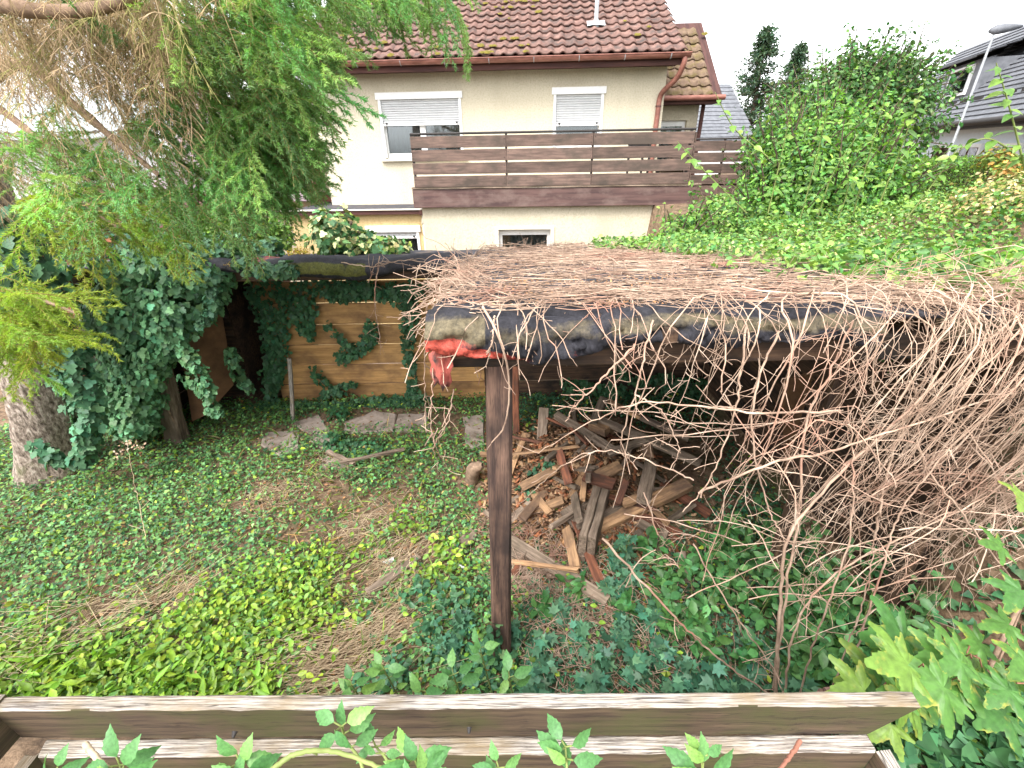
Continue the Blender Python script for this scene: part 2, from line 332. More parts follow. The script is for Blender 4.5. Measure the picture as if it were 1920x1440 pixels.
LOB = (np.array([(0, .3, 0), (0, 0, 0), (.18, .1, .02), (.5, .18, .05), (.3, .38, .02), (.46, .66, .05), (.15, .6, 0), (0, 1, -.06), (-.15, .6, 0), (-.46, .66, .05), (-.3, .38, .02), (-.5, .18, .05), (-.18, .1, .02)]),
       np.array([(0, i, i+1) for i in range(1, 12)] + [(0, 12, 1)]))
def maple_shape():
    """five-lobed serrated leaf with rings from the petiole to the rim; used for the large foreground leaves"""
    lob = [(-112, .66), (-56, .95), (0, 1.12), (56, .95), (112, .66)]
    ang = np.linspace(-152, 152, 77); out = []
    for i, a in enumerate(ang):
        r = .34
        for la, lr in lob:
            d = abs(a-la); r = max(r, lr*(1-(d/32)**.85*.66) if d < 32 else 0)
        r *= 1+(.055 if i % 2 else -.04)
        out.append((r*math.sin(math.radians(a))*.82, .3+r*math.cos(math.radians(a))*.66))
    n = len(out); V = [(0, .3, 0)]; rim = [0.0]; T = []
    for q in (.4, .8, 1.0):
        for i, (x, y) in enumerate(out):
            xx, yy = x*q, .3+(y-.3)*q; a = math.radians(ang[i]); vein = abs(math.sin(a*180/56*PI/180*1.0))
            V.append((xx, yy, .09*abs(xx)-.30*(xx*xx+(yy-.3)**2)+.035*q*math.cos(a*360/56)+.02*math.sin(11*xx+7*yy))); rim.append({.4: 0.0, .8: .35, 1.0: 1.0}[q])
    T += [(0, 1+i, 2+i) for i in range(n-1)]
    for k in range(2):
        o, o2 = 1+k*n, 1+(k+1)*n
        for i in range(n-1): T += [(o+i, o2+i, o2+i+1), (o+i, o2+i+1, o+i+1)]
    return np.array(V), np.array(T)[:, ::-1], np.array(rim)
MAPLE = maple_shape()
def serrate_shape(n=9, wd=.34, tooth=.06, fold=.2, droop=.25):
    V, T = [], []
    ys = np.linspace(0, 1, n)
    for i, y in enumerate(ys): V.append((0, y, -droop*y*y))
    for s in (1, -1):
        o = len(V)
        for i, y in enumerate(ys):
            x = wd*math.sin(PI*min(1, y**.75))*(1 + (tooth*4 if i % 2 else -tooth*2)*(.3 < y < .95)); x = max(x, .012)
            V.append((s*x, y + (.02 if i % 2 else 0), fold*x - droop*y*y))
        for i in range(n-1):
            q = [(i, o+i, o+i+1), (i, o+i+1, i+1)]
            T += q if s == 1 else [a[::-1] for a in q]
    return np.array(V), np.array(T)
SERR = serrate_shape(12, .27, .028, .25, .3); SMOOTHLEAF = serrate_shape(9, .27, 0, .22, .22)

# ================================================================== GROUND
def sstep(a, b, x): t = np.clip((x-a)/(b-a), 0, 1); return t*t*(3-2*t)
def ground_z(X, Y):
    X = np.asarray(X, float); Y = np.asarray(Y, float)
    z = .035*sn(X, Y, 2.2, 1) + .02*sn(X, Y, 6, 2)
    bank = 1.98 + .02*np.clip(X-2.5, 0, 7) + .06*sn(X, Y, 1.1, 3) + .42*np.exp(-((X-5.2)**2+(Y-4.6)**2)/1.1)
    right = sstep(2.5, 2.75, X)
    behind = sstep(2.2, 3.2, X-.40*np.clip(Y-5.6, 0, 4))*sstep(5.45, 5.9, Y)
    m = np.maximum(right*sstep(1.35, 2.1, Y + .35*np.clip(X-2.5, 0, 1)), behind)
    far = sstep(12, 40, Y)
    z = z*(1-m) + bank*m*(1-.35*far)
    z = np.maximum(z, 1.28*sstep(1.2, .78, Y)*(1-m) + z*m)
    z = z - 1.1*sstep(6, 8.5, Y)*(1-behind)*(1-right)*(1-far*.5)
    return z
gx = np.unique(np.concatenate([np.linspace(-400, -12, 14), np.linspace(-12, -6, 13), np.linspace(-6, 9, 150), np.linspace(9, 25, 24), np.linspace(25, 400, 14)]))
gy = np.unique(np.concatenate([np.linspace(-12, 0, 10), np.linspace(0, 9, 110), np.linspace(9, 25, 24), np.linspace(25, 900, 24)]))
XX, YY = np.meshgrid(gx, gy, indexing='ij'); ZZ = ground_z(XX, YY)
nx, ny = len(gx), len(gy); ii = np.arange(nx*ny).reshape(nx, ny)
GT = np.concatenate([np.stack([ii[:-1, :-1], ii[1:, :-1], ii[1:, 1:]], -1).reshape(-1, 3), np.stack([ii[:-1, :-1], ii[1:, 1:], ii[:-1, 1:]], -1).reshape(-1, 3)])
tag(link('ground', build('ground', np.stack([XX, YY, ZZ], -1), GT, M['soil'], smooth=True)), 'brown garden soil of the overgrown yard and the bank beside it', None, None, 'structure')

# ================================================================== HOUSE (local frame: x along the facade, y into the house, z up)
HM = Matrix.Translation((0, 11.0, 0)) @ Matrix.Rotation(math.radians(-3), 4, 'Z')
house = link('house', None, None, HM)
tag(house, 'cream rendered house with red tiled roof, white shutters and brown wooden terrace railing', 'house')
def hb(name, b, mat, parent=house): return box(name, *b, mat, parent, HM)
def wall_holes(name, x0, x1, z0, z1, d0, d1, holes, mat, parent=house):
    xs = sorted({x0, x1, *[h[0] for h in holes], *[h[1] for h in holes]}); zs = sorted({z0, z1, *[h[2] for h in holes], *[h[3] for h in holes]})
    V, F = [], []
    def q(a, b2, c, d): o = len(V); V.extend([a, b2, c, d]); F.append((o, o+1, o+2, o+3))
    inh = lambda x, z: any(h[0] < x < h[1] and h[2] < z < h[3] for h in holes)
    for i in range(len(xs)-1):
        for k in range(len(zs)-1):
            a, b2, c, d = xs[i], xs[i+1], zs[k], zs[k+1]
            if inh((a+b2)/2, (c+d)/2): continue
            q((a, d0, c), (b2, d0, c), (b2, d0, d), (a, d0, d)); q((b2, d1, c), (a, d1, c), (a, d1, d), (b2, d1, d))
    for (a, b2, c, d) in holes + [(x0, x1, z0, z1)]:
        q((a, d0, c), (a, d1, c), (a, d1, d), (a, d0, d)); q((b2, d0, c), (b2, d0, d), (b2, d1, d), (b2, d1, c))
        q((a, d0, d), (a, d1, d), (b2, d1, d), (b2, d0, d)); q((a, d0, c), (b2, d0, c), (b2, d1, c), (a, d1, c))
    return link(name, pymesh(name, V, F, mat), parent, HM)
def window(x0, x1, z0, z1, d, shut, mull=False, box_h=.11, sill=True, frame='white'):
    """opening x0..x1, z0..z1 in the wall face at depth d; shut = height where the roller shutter ends"""
    f = hb('window', (x0, x1, d+.10, d+.16, z0, z0+.10), M[frame])
    t = .065
    boxes('frame', [(x0, x0+t, d+.098, d+.165, z0+.1, z1), (x1-t, x1, d+.098, d+.165, z0+.1, z1), (x0+t, x1-t, d+.098, d+.165, z1-.12, z1)], M[frame], f, HM)
    if mull: hb('mullion', ((x0+x1)/2-.06, (x0+x1)/2+.06, d+.09, d+.17, z0+.1, z1-.12), M[frame], f)
    hb('pane', (x0+t, x1-t, d+.135, d+.142, z0+.1, z1-.12), M['glass'], f)
    n = 90; xs = np.linspace(x0+.02, x1-.02, n); yy = d+.26+.022*np.sin(xs*62)+.012*np.sin(xs*23)
    V = [(x, y, z) for x, y in zip(xs, yy) for z in (z0, z1)]; F = [(2*i, 2*i+2, 2*i+3, 2*i+1) for i in range(n-1)]
    link('curtain', pymesh('curtain', V, F, M['curtain'], True), f, HM)
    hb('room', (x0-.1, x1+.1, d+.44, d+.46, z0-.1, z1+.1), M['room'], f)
    if shut:
        hb('shutter_box', (x0-.05, x1+.05, d-.045, d+.06, z1-box_h, z1+.012), M['white'], f)
        for a_, b_ in ((x0-.012, x0+.04), (x1-.04, x1+.012)): hb('guide_rail', (a_, b_, d-.022, d+.05, z0+.02, z1-box_h-.002), M['white'], f)
        V, F = [], []; z = z1-box_h-.002; k = 0; ph = .043
        while z-ph > shut:
            o = len(V)
            for a, b2 in ((0, 0), (.25, -.011), (.75, -.011), (.93, 0), (1.0, .008)):
                V += [(x0+.042, d+.02+b2, z-ph*a), (x1-.042, d+.02+b2, z-ph*a)]
            F += [(o+2*i, o+2*i+2, o+2*i+3, o+2*i+1) for i in range(4)]; z -= ph
        link('roller_shutter', pymesh('roller_shutter', V, F, M['shutter']), f, HM)
        hb('end_slat', (x0+.043, x1-.043, d+.002, d+.03, z-.045, z-.001), M['white'], f)
        for xx in (x0+.1, x1-.12): hb('stopper', (xx, xx+.035, d-.022, d+.0015, z-.02, z+.012), M['dark'], f)
    if sill: hb('sill', (x0-.09, x1+.09, d-.09, d+.098, z0-.05, z0-.003), M['offwhite'], f)
    return f
# upper wall with two windows; lower storey under the terrace; flat-roofed annex on the left
W1 = (-2.69, -.97, 2.85, 4.06); W2 = (.97, 1.97, 3.0, 4.08); W3 = (-.13, .90, .75, 1.57); W4 = (-2.84, -1.80, .75, 1.62)
wall_holes('wall', -4.07, 3.2, 1.2, 4.42, 0, .3, [W1, W2], M['plaster'])
hb('wall', (2.9, 3.2, .3, 7, 1.2, 4.42), M['plaster']); hb('wall', (-4.07, -3.77, .3, 7, 1.2, 4.42), M['plaster'])
wall_holes('wall', -1.62, 3.5, -1.3, 2.0, -1.6, -1.25, [W3], M['plaster'])
hb('wall', (3.2, 3.5, -1.25, 4, -1.3, 2.0), M['plaster'])
wall_holes('wall', -4.44, -1.625, -1.3, 1.88, -1.35, -1.0, [W4], M['plaster_warm'])
hb('wall', (-4.44, -4.2, -1.0, .8, -1.3, 1.88), M['plaster_warm'])
hb('wall', (-7.5, -4.075, .8, 1.1, -1.3, 3.6), M['plaster'])
window(*W1, 0, 3.50, True); window(*W2, 0, 3.44)
window(*W3, -1.6, 0, False, sill=False); window(*W4, -1.35, 1.38, True, sill=False, frame='offwhite')
boxes('reveal_trim', [(-.20, -.13, -1.622, -1.58, .7, 1.63), (.90, .97, -1.622, -1.58, .7, 1.63), (-.13, .90, -1.622, -1.58, 1.57, 1.63)], M['offwhite'], house, HM)
# annex roof edge
hb('flat_roof', (-4.55, -1.64, -1.42, .8, 1.88, 1.915), M['felt'])
ann = hb('eaves_board', (-4.6, -1.60, -1.47, -1.422, 1.86, 1.94), M['fascia']); hb('flashing', (-4.6, -1.60, -1.50, -1.36, 1.941, 1.955), M['offwhite'], ann)
hb('flashing', (-5.3, -4.1, .70, .797, 1.93, 2.14), M['copper']); hb('vent_box', (-2.05, -1.70, -.10, -.002, 2.02, 2.12), M['zinc'])
p = spline([(-1.63, -1.47, 1.88), (-1.63, -1.47, 1.80), (-1.66, -1.42, 1.70), (-1.66, -1.40, 1.55), (-1.66, -1.40, .5), (-1.66, -1.40, -1)], 20)
V, T = tubes(p[None], .04, 10); link('downpipe', build('downpipe', V, T, M['offwhite'], smooth=True), house, HM)
hb('rain_head', (-1.70, -1.56, -1.53, -1.42, 1.84, 1.938), M['fascia'])
# terrace slab, fascia beam, railing
hb('terrace_slab', (-1.70, 3.6, -1.62, -.004, 2.004, 2.30), M['offwhite'])
hb('terrace_slab', (3.61, 6.3, .17, 4, 1.9, 2.25), M['beam_dark'])
x_l, x_r = -1.74, 3.64
plank('fascia_beam', HM @ Vector((x_l, -1.70, 2.165)), HM @ Vector((x_r, -1.70, 2.165)), .33, .06, M['beam_dark'], house, up=(0, -1, 0), seg=8)
plank('cap_strip', HM @ Vector((x_l-.01, -1.68, 2.35)), HM @ Vector((x_r+.01, -1.68, 2.35)), .14, .03, M['timber_grey'], house, seg=8)
rail = link('railing', None, house, HM)
RP = [-1.66, .06, 1.62, 3.34]
for k in range(4):
    zc = 3.115 - .2175*k
    for i in range(3):
        a, b2 = RP[i] + (.004 if i else -.02), RP[i+1] - (.004 if i < 2 else -.05)
        plank('board', HM @ Vector((a, -1.745, zc)), HM @ Vector((b2, -1.745, zc)), .187, .028, M['deck'], rail, up=(0, -1, 0), roll=random.uniform(-.03, .03))
        for xx in (a+.03, b2-.03):
            for dz in (-.045, .045):
                V, T = tubes(np.array([[(xx, -1.757, zc+dz), (xx, -1.765, zc+dz)]]), [[.009, .003]], 6); link('bolt', build('bolt', V, T, M['dark']), rail, HM)
for xx in RP: hb('post', (xx-.02, xx+.02, -1.728, -1.685, 2.37, 3.245), M['dark'], rail)
V, T = tubes(np.array([[HM.inverted() @ (HM @ Vector((-1.68, -1.72, 3.25))), (.8, -1.72, 3.25), (3.41, -1.72, 3.25)]]), .021, 8); link('handrail', build('handrail', V, T, M['dark'], smooth=True), rail, HM)
rail2 = link('railing', None, house, HM)
for k in range(6):
    zc = 2.985 - .2175*k
    for a, b2 in ((3.52, 4.62), (4.63, 5.9)): plank('board', HM @ Vector((a, .1, zc)), HM @ Vector((b2, .1, zc)), .187, .028, M['deck'], rail2, up=(0, -1, 0), roll=random.uniform(-.03, .03))
for xx in (3.56, 4.62, 5.84): hb('post', (xx-.02, xx+.02, .12, .16, 1.8, 3.11), M['dark'], rail2)
V, T = tubes(np.array([[(3.5, .13, 3.12), (4.7, .13, 3.12), (5.92, .13, 3.12)]]), .02, 8); link('handrail', build('handrail', V, T, M['dark'], smooth=True), rail2, HM)
for k in range(4):
    zc = 3.115 - .2175*k
    plank('board', HM @ Vector((3.43, -1.70, zc)), HM @ Vector((3.43, .06, zc)), .17, .028, M['deck'], rail2, up=(1, 0, 0))
# eaves, gutter, downpipe
hb('soffit', (-4.2, 3.34, -.42, .02, 4.40, 4.43), M['fascia']); hb('fascia_board', (-4.2, 3.36, -.455, -.421, 4.36, 4.50), M['fascia'])
gut = None
prof = [(-.075*math.cos(a), -.075*math.sin(a)) for a in np.linspace(0, PI, 11)]
V, F = [], []
xs = np.linspace(-4.2, 3.47, 9)
for x in xs:
    for (a, b2) in prof + [(.066*math.cos(q), -.066*math.sin(q)) for q in np.linspace(0, PI, 11)]: V.append((x, -.545+a, 4.525+b2 + .002*random.random()))
n = 22
for i in range(len(xs)-1):
    for k in range(n): F.append((i*n+k, i*n+(k+1) % n, (i+1)*n+(k+1) % n, (i+1)*n+k))
F += [tuple(range(n)), tuple((len(xs)-1)*n+k for k in range(n))]
gut = link('gutter', pymesh('gutter', V, F, M['copper'], True), house, HM)
V, T = tubes(np.array([[(x, -.622, 4.527) for x in (-4.2, 0, 3.47)]]), .011, 6); link('bead', build('bead', V, T, M['copper'], smooth=True), gut, HM)
for x in np.linspace(-3.7, 3.1, 9):
    P = np.array([[(x, -.545-.079*math.cos(a), 4.525-.079*math.sin(a)) for a in np.linspace(0, PI, 9)]]); V, T = tubes(P, .008, 4); link('bracket', build('bracket', V, T, M['zinc']), gut, HM)
p = spline([(3.37, -.545, 4.47), (3.36, -.54, 4.36), (3.30, -.42, 4.16), (3.14, -.16, 3.98), (3.10, -.06, 3.86), (3.09, -.055, 3.6), (3.07, -.055, 2.3)], 30)
V, T = tubes(p[None], .05, 12); dp = link('downpipe', build('downpipe', V, T, M['copper'], smooth=True), house, HM)
for z in (3.72, 2.9):
    V, T = tubes(np.array([[(3.09, -.055, z-.015), (3.09, -.055, z+.015)]]), .058, 12); link('pipe_clip', build('pipe_clip', V, T, M['fascia']), dp, HM)
# roof: every pantile in view is a piece of its own
TW, TL = .2235, .335
def tile_mesh(mat):
    n = 9; V = []
    for j, (y, dz) in enumerate(((TL+.05, -.008), (0, .028), (.004, .006))):
        for i in range(n):
            u = i/(n-1); z = .036*(.5-.5*math.cos(2*PI*min(1, max(0, (u-.38)/.62))))**.8
            V.append(((u-.5)*TW*1.02, y, z+dz + (.0 if j != 2 else 0)))
    F = [(j*n+i, j*n+i+1, (j+1)*n+i+1, (j+1)*n+i) for j in range(2) for i in range(n-1)]
    me = pymesh('tile', V, F, mat)
    for p_ in me.polygons: p_.use_smooth = p_.index < 8
    return me
def tile_roof(name, x0, x1, d0, z0, pitch, rows, mat, first=300, skip=0.0):
    rf = link(name, None, house, HM); me = tile_mesh(mat)
    R = Matrix.Rotation(pitch, 4, 'X'); cells = []
    for r in range(rows):
        n = int(round((x1-x0)/TW))
        for c in range(n): cells.append((r, x0 + (c+.5)*TW, r*TL))
    rest = []
    for k, (r, x, s) in enumerate(cells):
        Mt = Matrix.Translation((x + random.uniform(-.004, .004), d0 + s*math.cos(pitch), z0 + s*math.sin(pitch))) @ R @ Matrix.Rotation(random.uniform(-.02, .02), 4, 'Z') @ Matrix.Rotation(random.uniform(-.016, .016), 4, 'X')
        if k in first: link('tile', me, rf, HM @ Mt)
        else: rest.append(Mt)
    if rest:
        tv = np.array([v.co[:] for v in me.vertices]); me.calc_loop_triangles(); tt = np.array([l.vertices[:] for l in me.loop_triangles])
        A = np.array([np.array(m) for m in rest]); V, T = inst(tv, tt, A[:, :3, :3], A[:, :3, 3])
        o = link('tile_field', build('tile_field', V, T, mat, smooth=False), rf, HM); o['kind'] = 'stuff'
    return rf
PIT = math.radians(29)
ncol = int(round(7.6/TW)); vis = set()
for r in range(12):
    cl = [c for c in range(ncol) if -3.3 + .0*r < -4.2+(c+.5)*TW]
    for c in cl: vis.add(r*ncol+c)
vis = set(sorted(vis)[:300])
roof = tile_roof('roof', -4.2, 3.40, -.56, 4.55, PIT, 20, M['tile'], vis)
cp, sp_ = math.cos(PIT), math.sin(PIT)
V = [(-4.2, -.5, 4.49), (3.36, -.5, 4.49), (3.36, -.5+6.8*cp, 4.49+6.8*sp_), (-4.2, -.5+6.8*cp, 4.49+6.8*sp_), (3.36, -.5+13*cp, 4.49), (-4.2, -.5+13*cp, 4.49)]
link('underlay', pymesh('underlay', V, [(0, 1, 2, 3), (3, 2, 4, 5)], M['fascia']), roof, HM)
plank('verge_board', HM @ Vector((3.385, -.52, 4.46)), HM @ Vector((3.385, -.52+6.8*cp, 4.46+6.8*sp_)), .10, .03, M['timber_grey'], roof, up=(1, 0, 0))
PIT2 = math.radians(37)
roof2 = tile_roof('roof', 3.22, 4.66, 1.12, 3.98, PIT2, 8, M['tile_mossy'], set(range(80)))
plank('underlay', HM @ Vector((4.0, 1.2, 3.97)), HM @ Vector((4.0, 1.2+3*math.cos(PIT2), 3.97+3*math.sin(PIT2))), 1.55, .03, M['fascia'], roof2)
wall_holes('wall', 3.2, 4.42, 1.9, 3.86, 1.6, 1.85, [(3.5, 4.18, 2.3, 3.55)], M['plaster'])
hb('wall', (4.2, 4.42, 1.85, 5, 1.9, 3.86), M['plaster'])
window(3.5, 4.18, 2.3, 3.55, 1.6, 0, sill=False)
hb('fascia_board', (3.2, 4.74, 1.10, 1.14, 3.84, 3.95), M['fascia']); hb('soffit', (3.2, 4.7, 1.142, 1.62, 3.85, 3.88), M['fascia'])
V, T = tubes(np.array([[(3.2, 1.04, 3.95), (4.0, 1.04, 3.95), (4.78, 1.04, 3.95)]]), .055, 10); link('gutter', build('gutter', V, T, M['copper'], smooth=True), house, HM)
V, T = tubes(np.array([[(4.48, 1.5, 3.86), (4.47, 1.5, 3.0), (4.47, 1.5, 2.2)]]), .045, 10); link('downpipe', build('downpipe', V, T, M['fascia'], smooth=True), house, HM)
# moss cushions on both roofs
def dome(n=7):
    V = [(0, 0, .5)]; 
    for k in range(n): a = 2*PI*k/n; V.append((.55*math.cos(a), .55*math.sin(a), .34))
    for k in range(n): a = 2*PI*(k+.5)/n; V.append((math.cos(a), math.sin(a), -.1))
    T = [(0, 1+k, 1+(k+1) % n) for k in range(n)]
    for k in range(n): a, b2, c, d = 1+k, 1+(k+1) % n, 1+n+k, 1+n+(k-1) % n; T += [(a, c, b2), (a, d, c)]
    return np.array(V), np.array(T)
DOME = dome()
def moss(x0, x1, d0, z0, pit, smax, n, parent, smin=0.02, bias=1.0):
    k = n*6; x = rng.uniform(x0, x1, k); s = rng.uniform(0, 1, k)**bias*smax
    keep = sn(x, s, 1.5, 4) + .5*sn(x, s, 5, 5) > .1; x, s = x[keep][:n], s[keep][:n]; s = np.round(s/TL)*TL + rng.normal(.0, .03, len(s)); s = np.maximum(s, .03)
    A = np.array(Matrix.Rotation(pit, 3, 'X')); sz = rng.uniform(.025, .07, len(x))
    Ms = A[None]*np.stack([sz*1.3, sz, sz*.7], -1)[:, None, :]
    pos = np.stack([x, d0+s*math.cos(pit)-.02*math.sin(pit), z0+s*math.sin(pit)+.04], -1)
    V, T = inst(DOME[0], DOME[1], Ms, pos); V = V + rng.normal(0, .004, V.shape)
    o = link('moss', build('moss', V, T, M['moss'], smooth=True), parent, HM); o['kind'] = 'stuff'
moss(-4, 3.3, -.56, 4.57, PIT, 3.6, 120, roof, bias=1.3); moss(3.25, 4.75, 1.12, 4.0, PIT2, 2.5, 260, roof2)
# vent pipe through the roof
s = 1.30; vx = 1.80; vb = Vector((vx, -.56+s*cp, 4.58+s*sp_))
V, T = tubes(np.array([[vb, vb+Vector((0, .0, .35)), vb+Vector((0, 0, .95))]]), .042, 12); vp = link('vent_pipe', build('vent_pipe', V, T, M['zinc'], smooth=True), house, HM)
V = [(vx+a*1.2, vb.y+b2*cp, vb.z+b2*sp_+.02+.02*random.random()) for a in (-.15, -.05, .05, .15) for b2 in (-.12, 0, .12)]
link('flashing', pymesh('flashing', V, [(i*3+j, (i+1)*3+j, (i+1)*3+j+1, i*3+j+1) for i in range(3) for j in range(2)], M['galv']), vp, HM)
V, T = tubes(np.array([[vb+Vector((0, 0, -.05)), vb+Vector((0, 0, .09))]]), [[.07, .05]], 12); link('collar', build('collar', V, T, M['galv'], smooth=True), vp, HM)
# left wing roof seen behind the spruce
V = [(-8.5, -.15, 2.10), (-4.5, -.15, 2.10), (-4.5, 3.0, 4.3), (-8.5, 3.0, 4.3), (-8.5, -.15, 2.02), (-4.5, -.15, 2.02), (-4.5, 3.0, 4.2), (-8.5, 3.0, 4.2)]
link('side_roof', pymesh('side_roof', V, [(0, 1, 2, 3), (4, 7, 6, 5), (0, 4, 5, 1), (1, 5, 6, 2), (3, 2, 6, 7), (0, 3, 7, 4)], M['lilac_roof']), house, HM)
plank('verge_board', HM @ Vector((-4.47, -.2, 2.12)), HM @ Vector((-4.47, 2.6, 4.1)), .16, .04, M['copper'], house, up=(1, 0, 0))
# things on the terrace
ch = link('garden_chair', None, None, HM @ Matrix.Translation((2.75, -1.0, 2.30)) @ Matrix.Rotation(.4, 4, 'Z')); tag(ch, 'dark slatted garden chair behind the terrace railing', 'chair')
CHM = WM[ch.name]
for k in range(5): plank('seat_slat', CHM @ Vector((-.24, -.2+.1*k, .43)), CHM @ Vector((.24, -.2+.1*k, .43)), .08, .018, M['dark'], ch)
for k in range(4): plank('back_slat', CHM @ Vector((-.24, .25+.02*k, .55+.09*k)), CHM @ Vector((.24, .25+.02*k, .55+.09*k)), .07, .016, M['dark'], ch, up=(0, 1, 0))
for a, b2, h in ((-.24, -.22, .62), (.24, -.22, .62), (-.24, .25, .88), (.24, .25, .88)): plank('leg', CHM @ Vector((a, b2, 0)), CHM @ Vector((a, b2, h)), .04, .03, M['dark'], ch)
V, F = [], []; prof = [(.0, 0), (.11, 0), (.15, .24), (.165, .24), (.165, .28), (.14, .28), (.13, .22), (0, .22)]
for k in range(16):
    a = 2*PI*k/16
    for r, z in prof: V.append((r*math.cos(a), r*math.sin(a), z))
for k in range(16):
    for j in range(7): F.append((k*8+j, ((k+1) % 16)*8+j, ((k+1) % 16)*8+j+1, k*8+j+1))
tag(link('flower_pot', pymesh('flower_pot', V, F, M['tile_mossy'], True), None, HM @ Matrix.Translation((3.18, -1.3, 2.302)) @ Matrix.Scale(1.6, 4)), 'terracotta flower pot on the terrace behind the railing corner', 'pot')

# ================================================================== NEIGHBOURING BUILDINGS
def course_roof(name, p0, p1, up, n, mat, parent, th=.035):
    """sloped roof of overlapping courses; p0-p1 eaves line, up = vector from eaves to ridge"""
    p0, p1, up = map(np.array, (p0, p1, up)); nn = nrm(np.cross(p1-p0, up)); V, T = [], []
    if nn[2] < 0: nn = -nn
    for k in range(n):
        a, b2 = k/n, (k+1.15)/n if k < n-1 else 1.0
        q = [p0+up*a+nn*th, p1+up*a+nn*th, p1+up*b2, p0+up*b2, p0+up*a-nn*.01, p1+up*a-nn*.01]
        o = len(V); V += q; T += [(o, o+1, o+2, o+3), (o+4, o+5, o+1, o)]
    return link(name, pymesh(name, V, T, mat), parent)
# grey-roofed neighbour, upper right. local u along the eaves (away), n to the right
def grey_house():
    E0 = atz(1920, 218, 3.45); u = np.array([math.sin(math.radians(22)), math.cos(math.radians(22)), 0]); E1 = E0+u*13; n = np.array([u[1], -u[0], 0])
    g = empty('neighbour_house', (*E0[:2], 1.5)); tag(g, 'pale blue house with dark grey tiled roof and dormers on the hillside', 'house')
    E0 = E0 - u*5; Lh = np.linalg.norm(E1-E0); E1 = E0+u*Lh
    def P(s, o, z): return E0 + u*s + n*o + np.array([0, 0, z-3.45])
    def slab(name, s0, s1, o0, o1, z0, z1, mat, par=g):
        V = [P(s_, o_, z_) for s_ in (s0, s1) for o_ in (o0, o1) for z_ in (z0, z1)]; return link(name, pymesh(name, V, BOXF, mat), par)
    slab('wall', 0, Lh-.3, .35, 5, 0, 3.35, M['bluewall'])
    course_roof('roof', P(-.3, -.1, 3.45), P(Lh, -.1, 3.45), n*2.7+np.array([0, 0, 2.85]), 22, M['grey_roof'], g)
    course_roof('roof', P(-.3, 5.3, 3.45), P(Lh, 5.3, 3.45), -n*2.7+np.array([0, 0, 2.85]), 12, M['grey_roof'], g)
    V = [P(Lh-.3, .35, 3.35), P(Lh-.3, 5, 3.35), P(Lh-.3, 2.6, 6.0)]; link('gable', pymesh('gable', V, [(0, 1, 2)], M['bluewall']), g)
    V, T = tubes(np.array([[P(-.3, -.18, 3.42), P(Lh/2, -.18, 3.42), P(Lh, -.18, 3.42)]]), .07, 8); link('gutter', build('gutter', V, T, M['dark'], smooth=True), g)
    slab('fascia_board', -.3, Lh, -.05, .3, 3.3, 3.36, M['dark'])
    for s0 in (5.3, 7.1, 8.9, 11.2):
        f = slab('window', s0, s0+1.2, .28, .349, 1.6, 2.95, M['white']); slab('pane', s0+.1, s0+.55, .268, .279, 1.72, 2.85, M['glass'], f); slab('pane', s0+.65, s0+1.1, .268, .279, 1.72, 2.85, M['glass'], f)
        slab('room', s0+.09, s0+1.11, .272, .275, 1.71, 2.86, M['timber_red'], f)
    for s0 in (4.2, 9.8):                                     # dormers
        d = slab('dormer', s0, s0+2.2, .6, 2.4, 3.8, 5.1, M['grey_roof'])
        slab('window', s0+.35, s0+1.85, .54, .599, 4.25, 5.0, M['white'], d); slab('pane', s0+.45, s0+1.75, .528, .539, 4.33, 4.92, M['glass'], d)
        course_roof('dormer_roof', P(s0-.2, .35, 5.12), P(s0+2.4, .35, 5.12), n*2.0+np.array([0, 0, .7]), 7, M['grey_roof'], d)
        V = [P(s0+2.41, .35, 5.14), P(s0+2.41, 2.3, 5.82), P(s0+2.41, .35, 5.0), P(s0+2.41, 2.3, 5.6)]; link('verge_board', pymesh('verge_board', V, [(0, 1, 3, 2)], M['dark']), d)
    V, T = tubes(np.array([[P(8.3, 1.6, 4.9), P(8.3, 1.6, 6.0)]]), .12, 8); link('vent_pipe', build('vent_pipe', V, T, M['zinc'], smooth=True), g)
    for s0 in np.arange(2, Lh-1, .8): slab('snow_guard', s0, s0+.5, .38, .42, 3.95, 4.08, M['dark'])
    # red ridge of a house beyond it
    g2 = empty('red_roof_house', tuple(P(Lh+6, 6, 1.5))); tag(g2, 'red tiled roof peeking out behind the grey roof', 'house')
    course_roof('roof', P(Lh+3, .2, 4.6), P(Lh+9, .2, 4.6), n*2.4+np.array([0, 0, 2.0]), 12, M['tile'], g2)
    V = [P(Lh+s_, o_, z_) for s_ in (3.2, 8.8) for o_ in (.4, 5) for z_ in (0, 4.55)]; link('wall', pymesh('wall', V, BOXF, M['whitewall']), g2)
grey_house()
def street_lamp():
    b0 = at(1783, 300, 13); b0 = np.array([11.35, 13, 1.9]); g = empty('street_lamp', tuple(b0)); tag(g, 'slim grey street lamp standing in front of the grey roofed house', 'street lamp')
    V, T = tubes(np.array([[b0, b0+(0, 0, 1.5), b0+(0, 0, 3.35)]]), [[.036, .03, .024]], 10); link('pole', build('pole', V, T, M['zinc'], smooth=True), g)
    top = b0+np.array([0, 0, 3.33])
    V = [];
    for k, (x, wd, h) in enumerate(((-.12, .05, .05), (.0, .09, .10), (.25, .11, .09), (.55, .08, .04))):
        for a in np.linspace(0, 2*PI, 9)[:-1]: V.append(top+np.array([x, wd*math.cos(a), .06+.10*x+h*math.sin(a)]))
    F = [(k*8+i, k*8+(i+1) % 8, (k+1)*8+(i+1) % 8, (k+1)*8+i) for k in range(3) for i in range(8)] + [tuple(range(7, -1, -1)), tuple(range(24, 32))]
    link('lamp_head', pymesh('lamp_head', V, F, M['grey_roof'], True), g)
street_lamp()
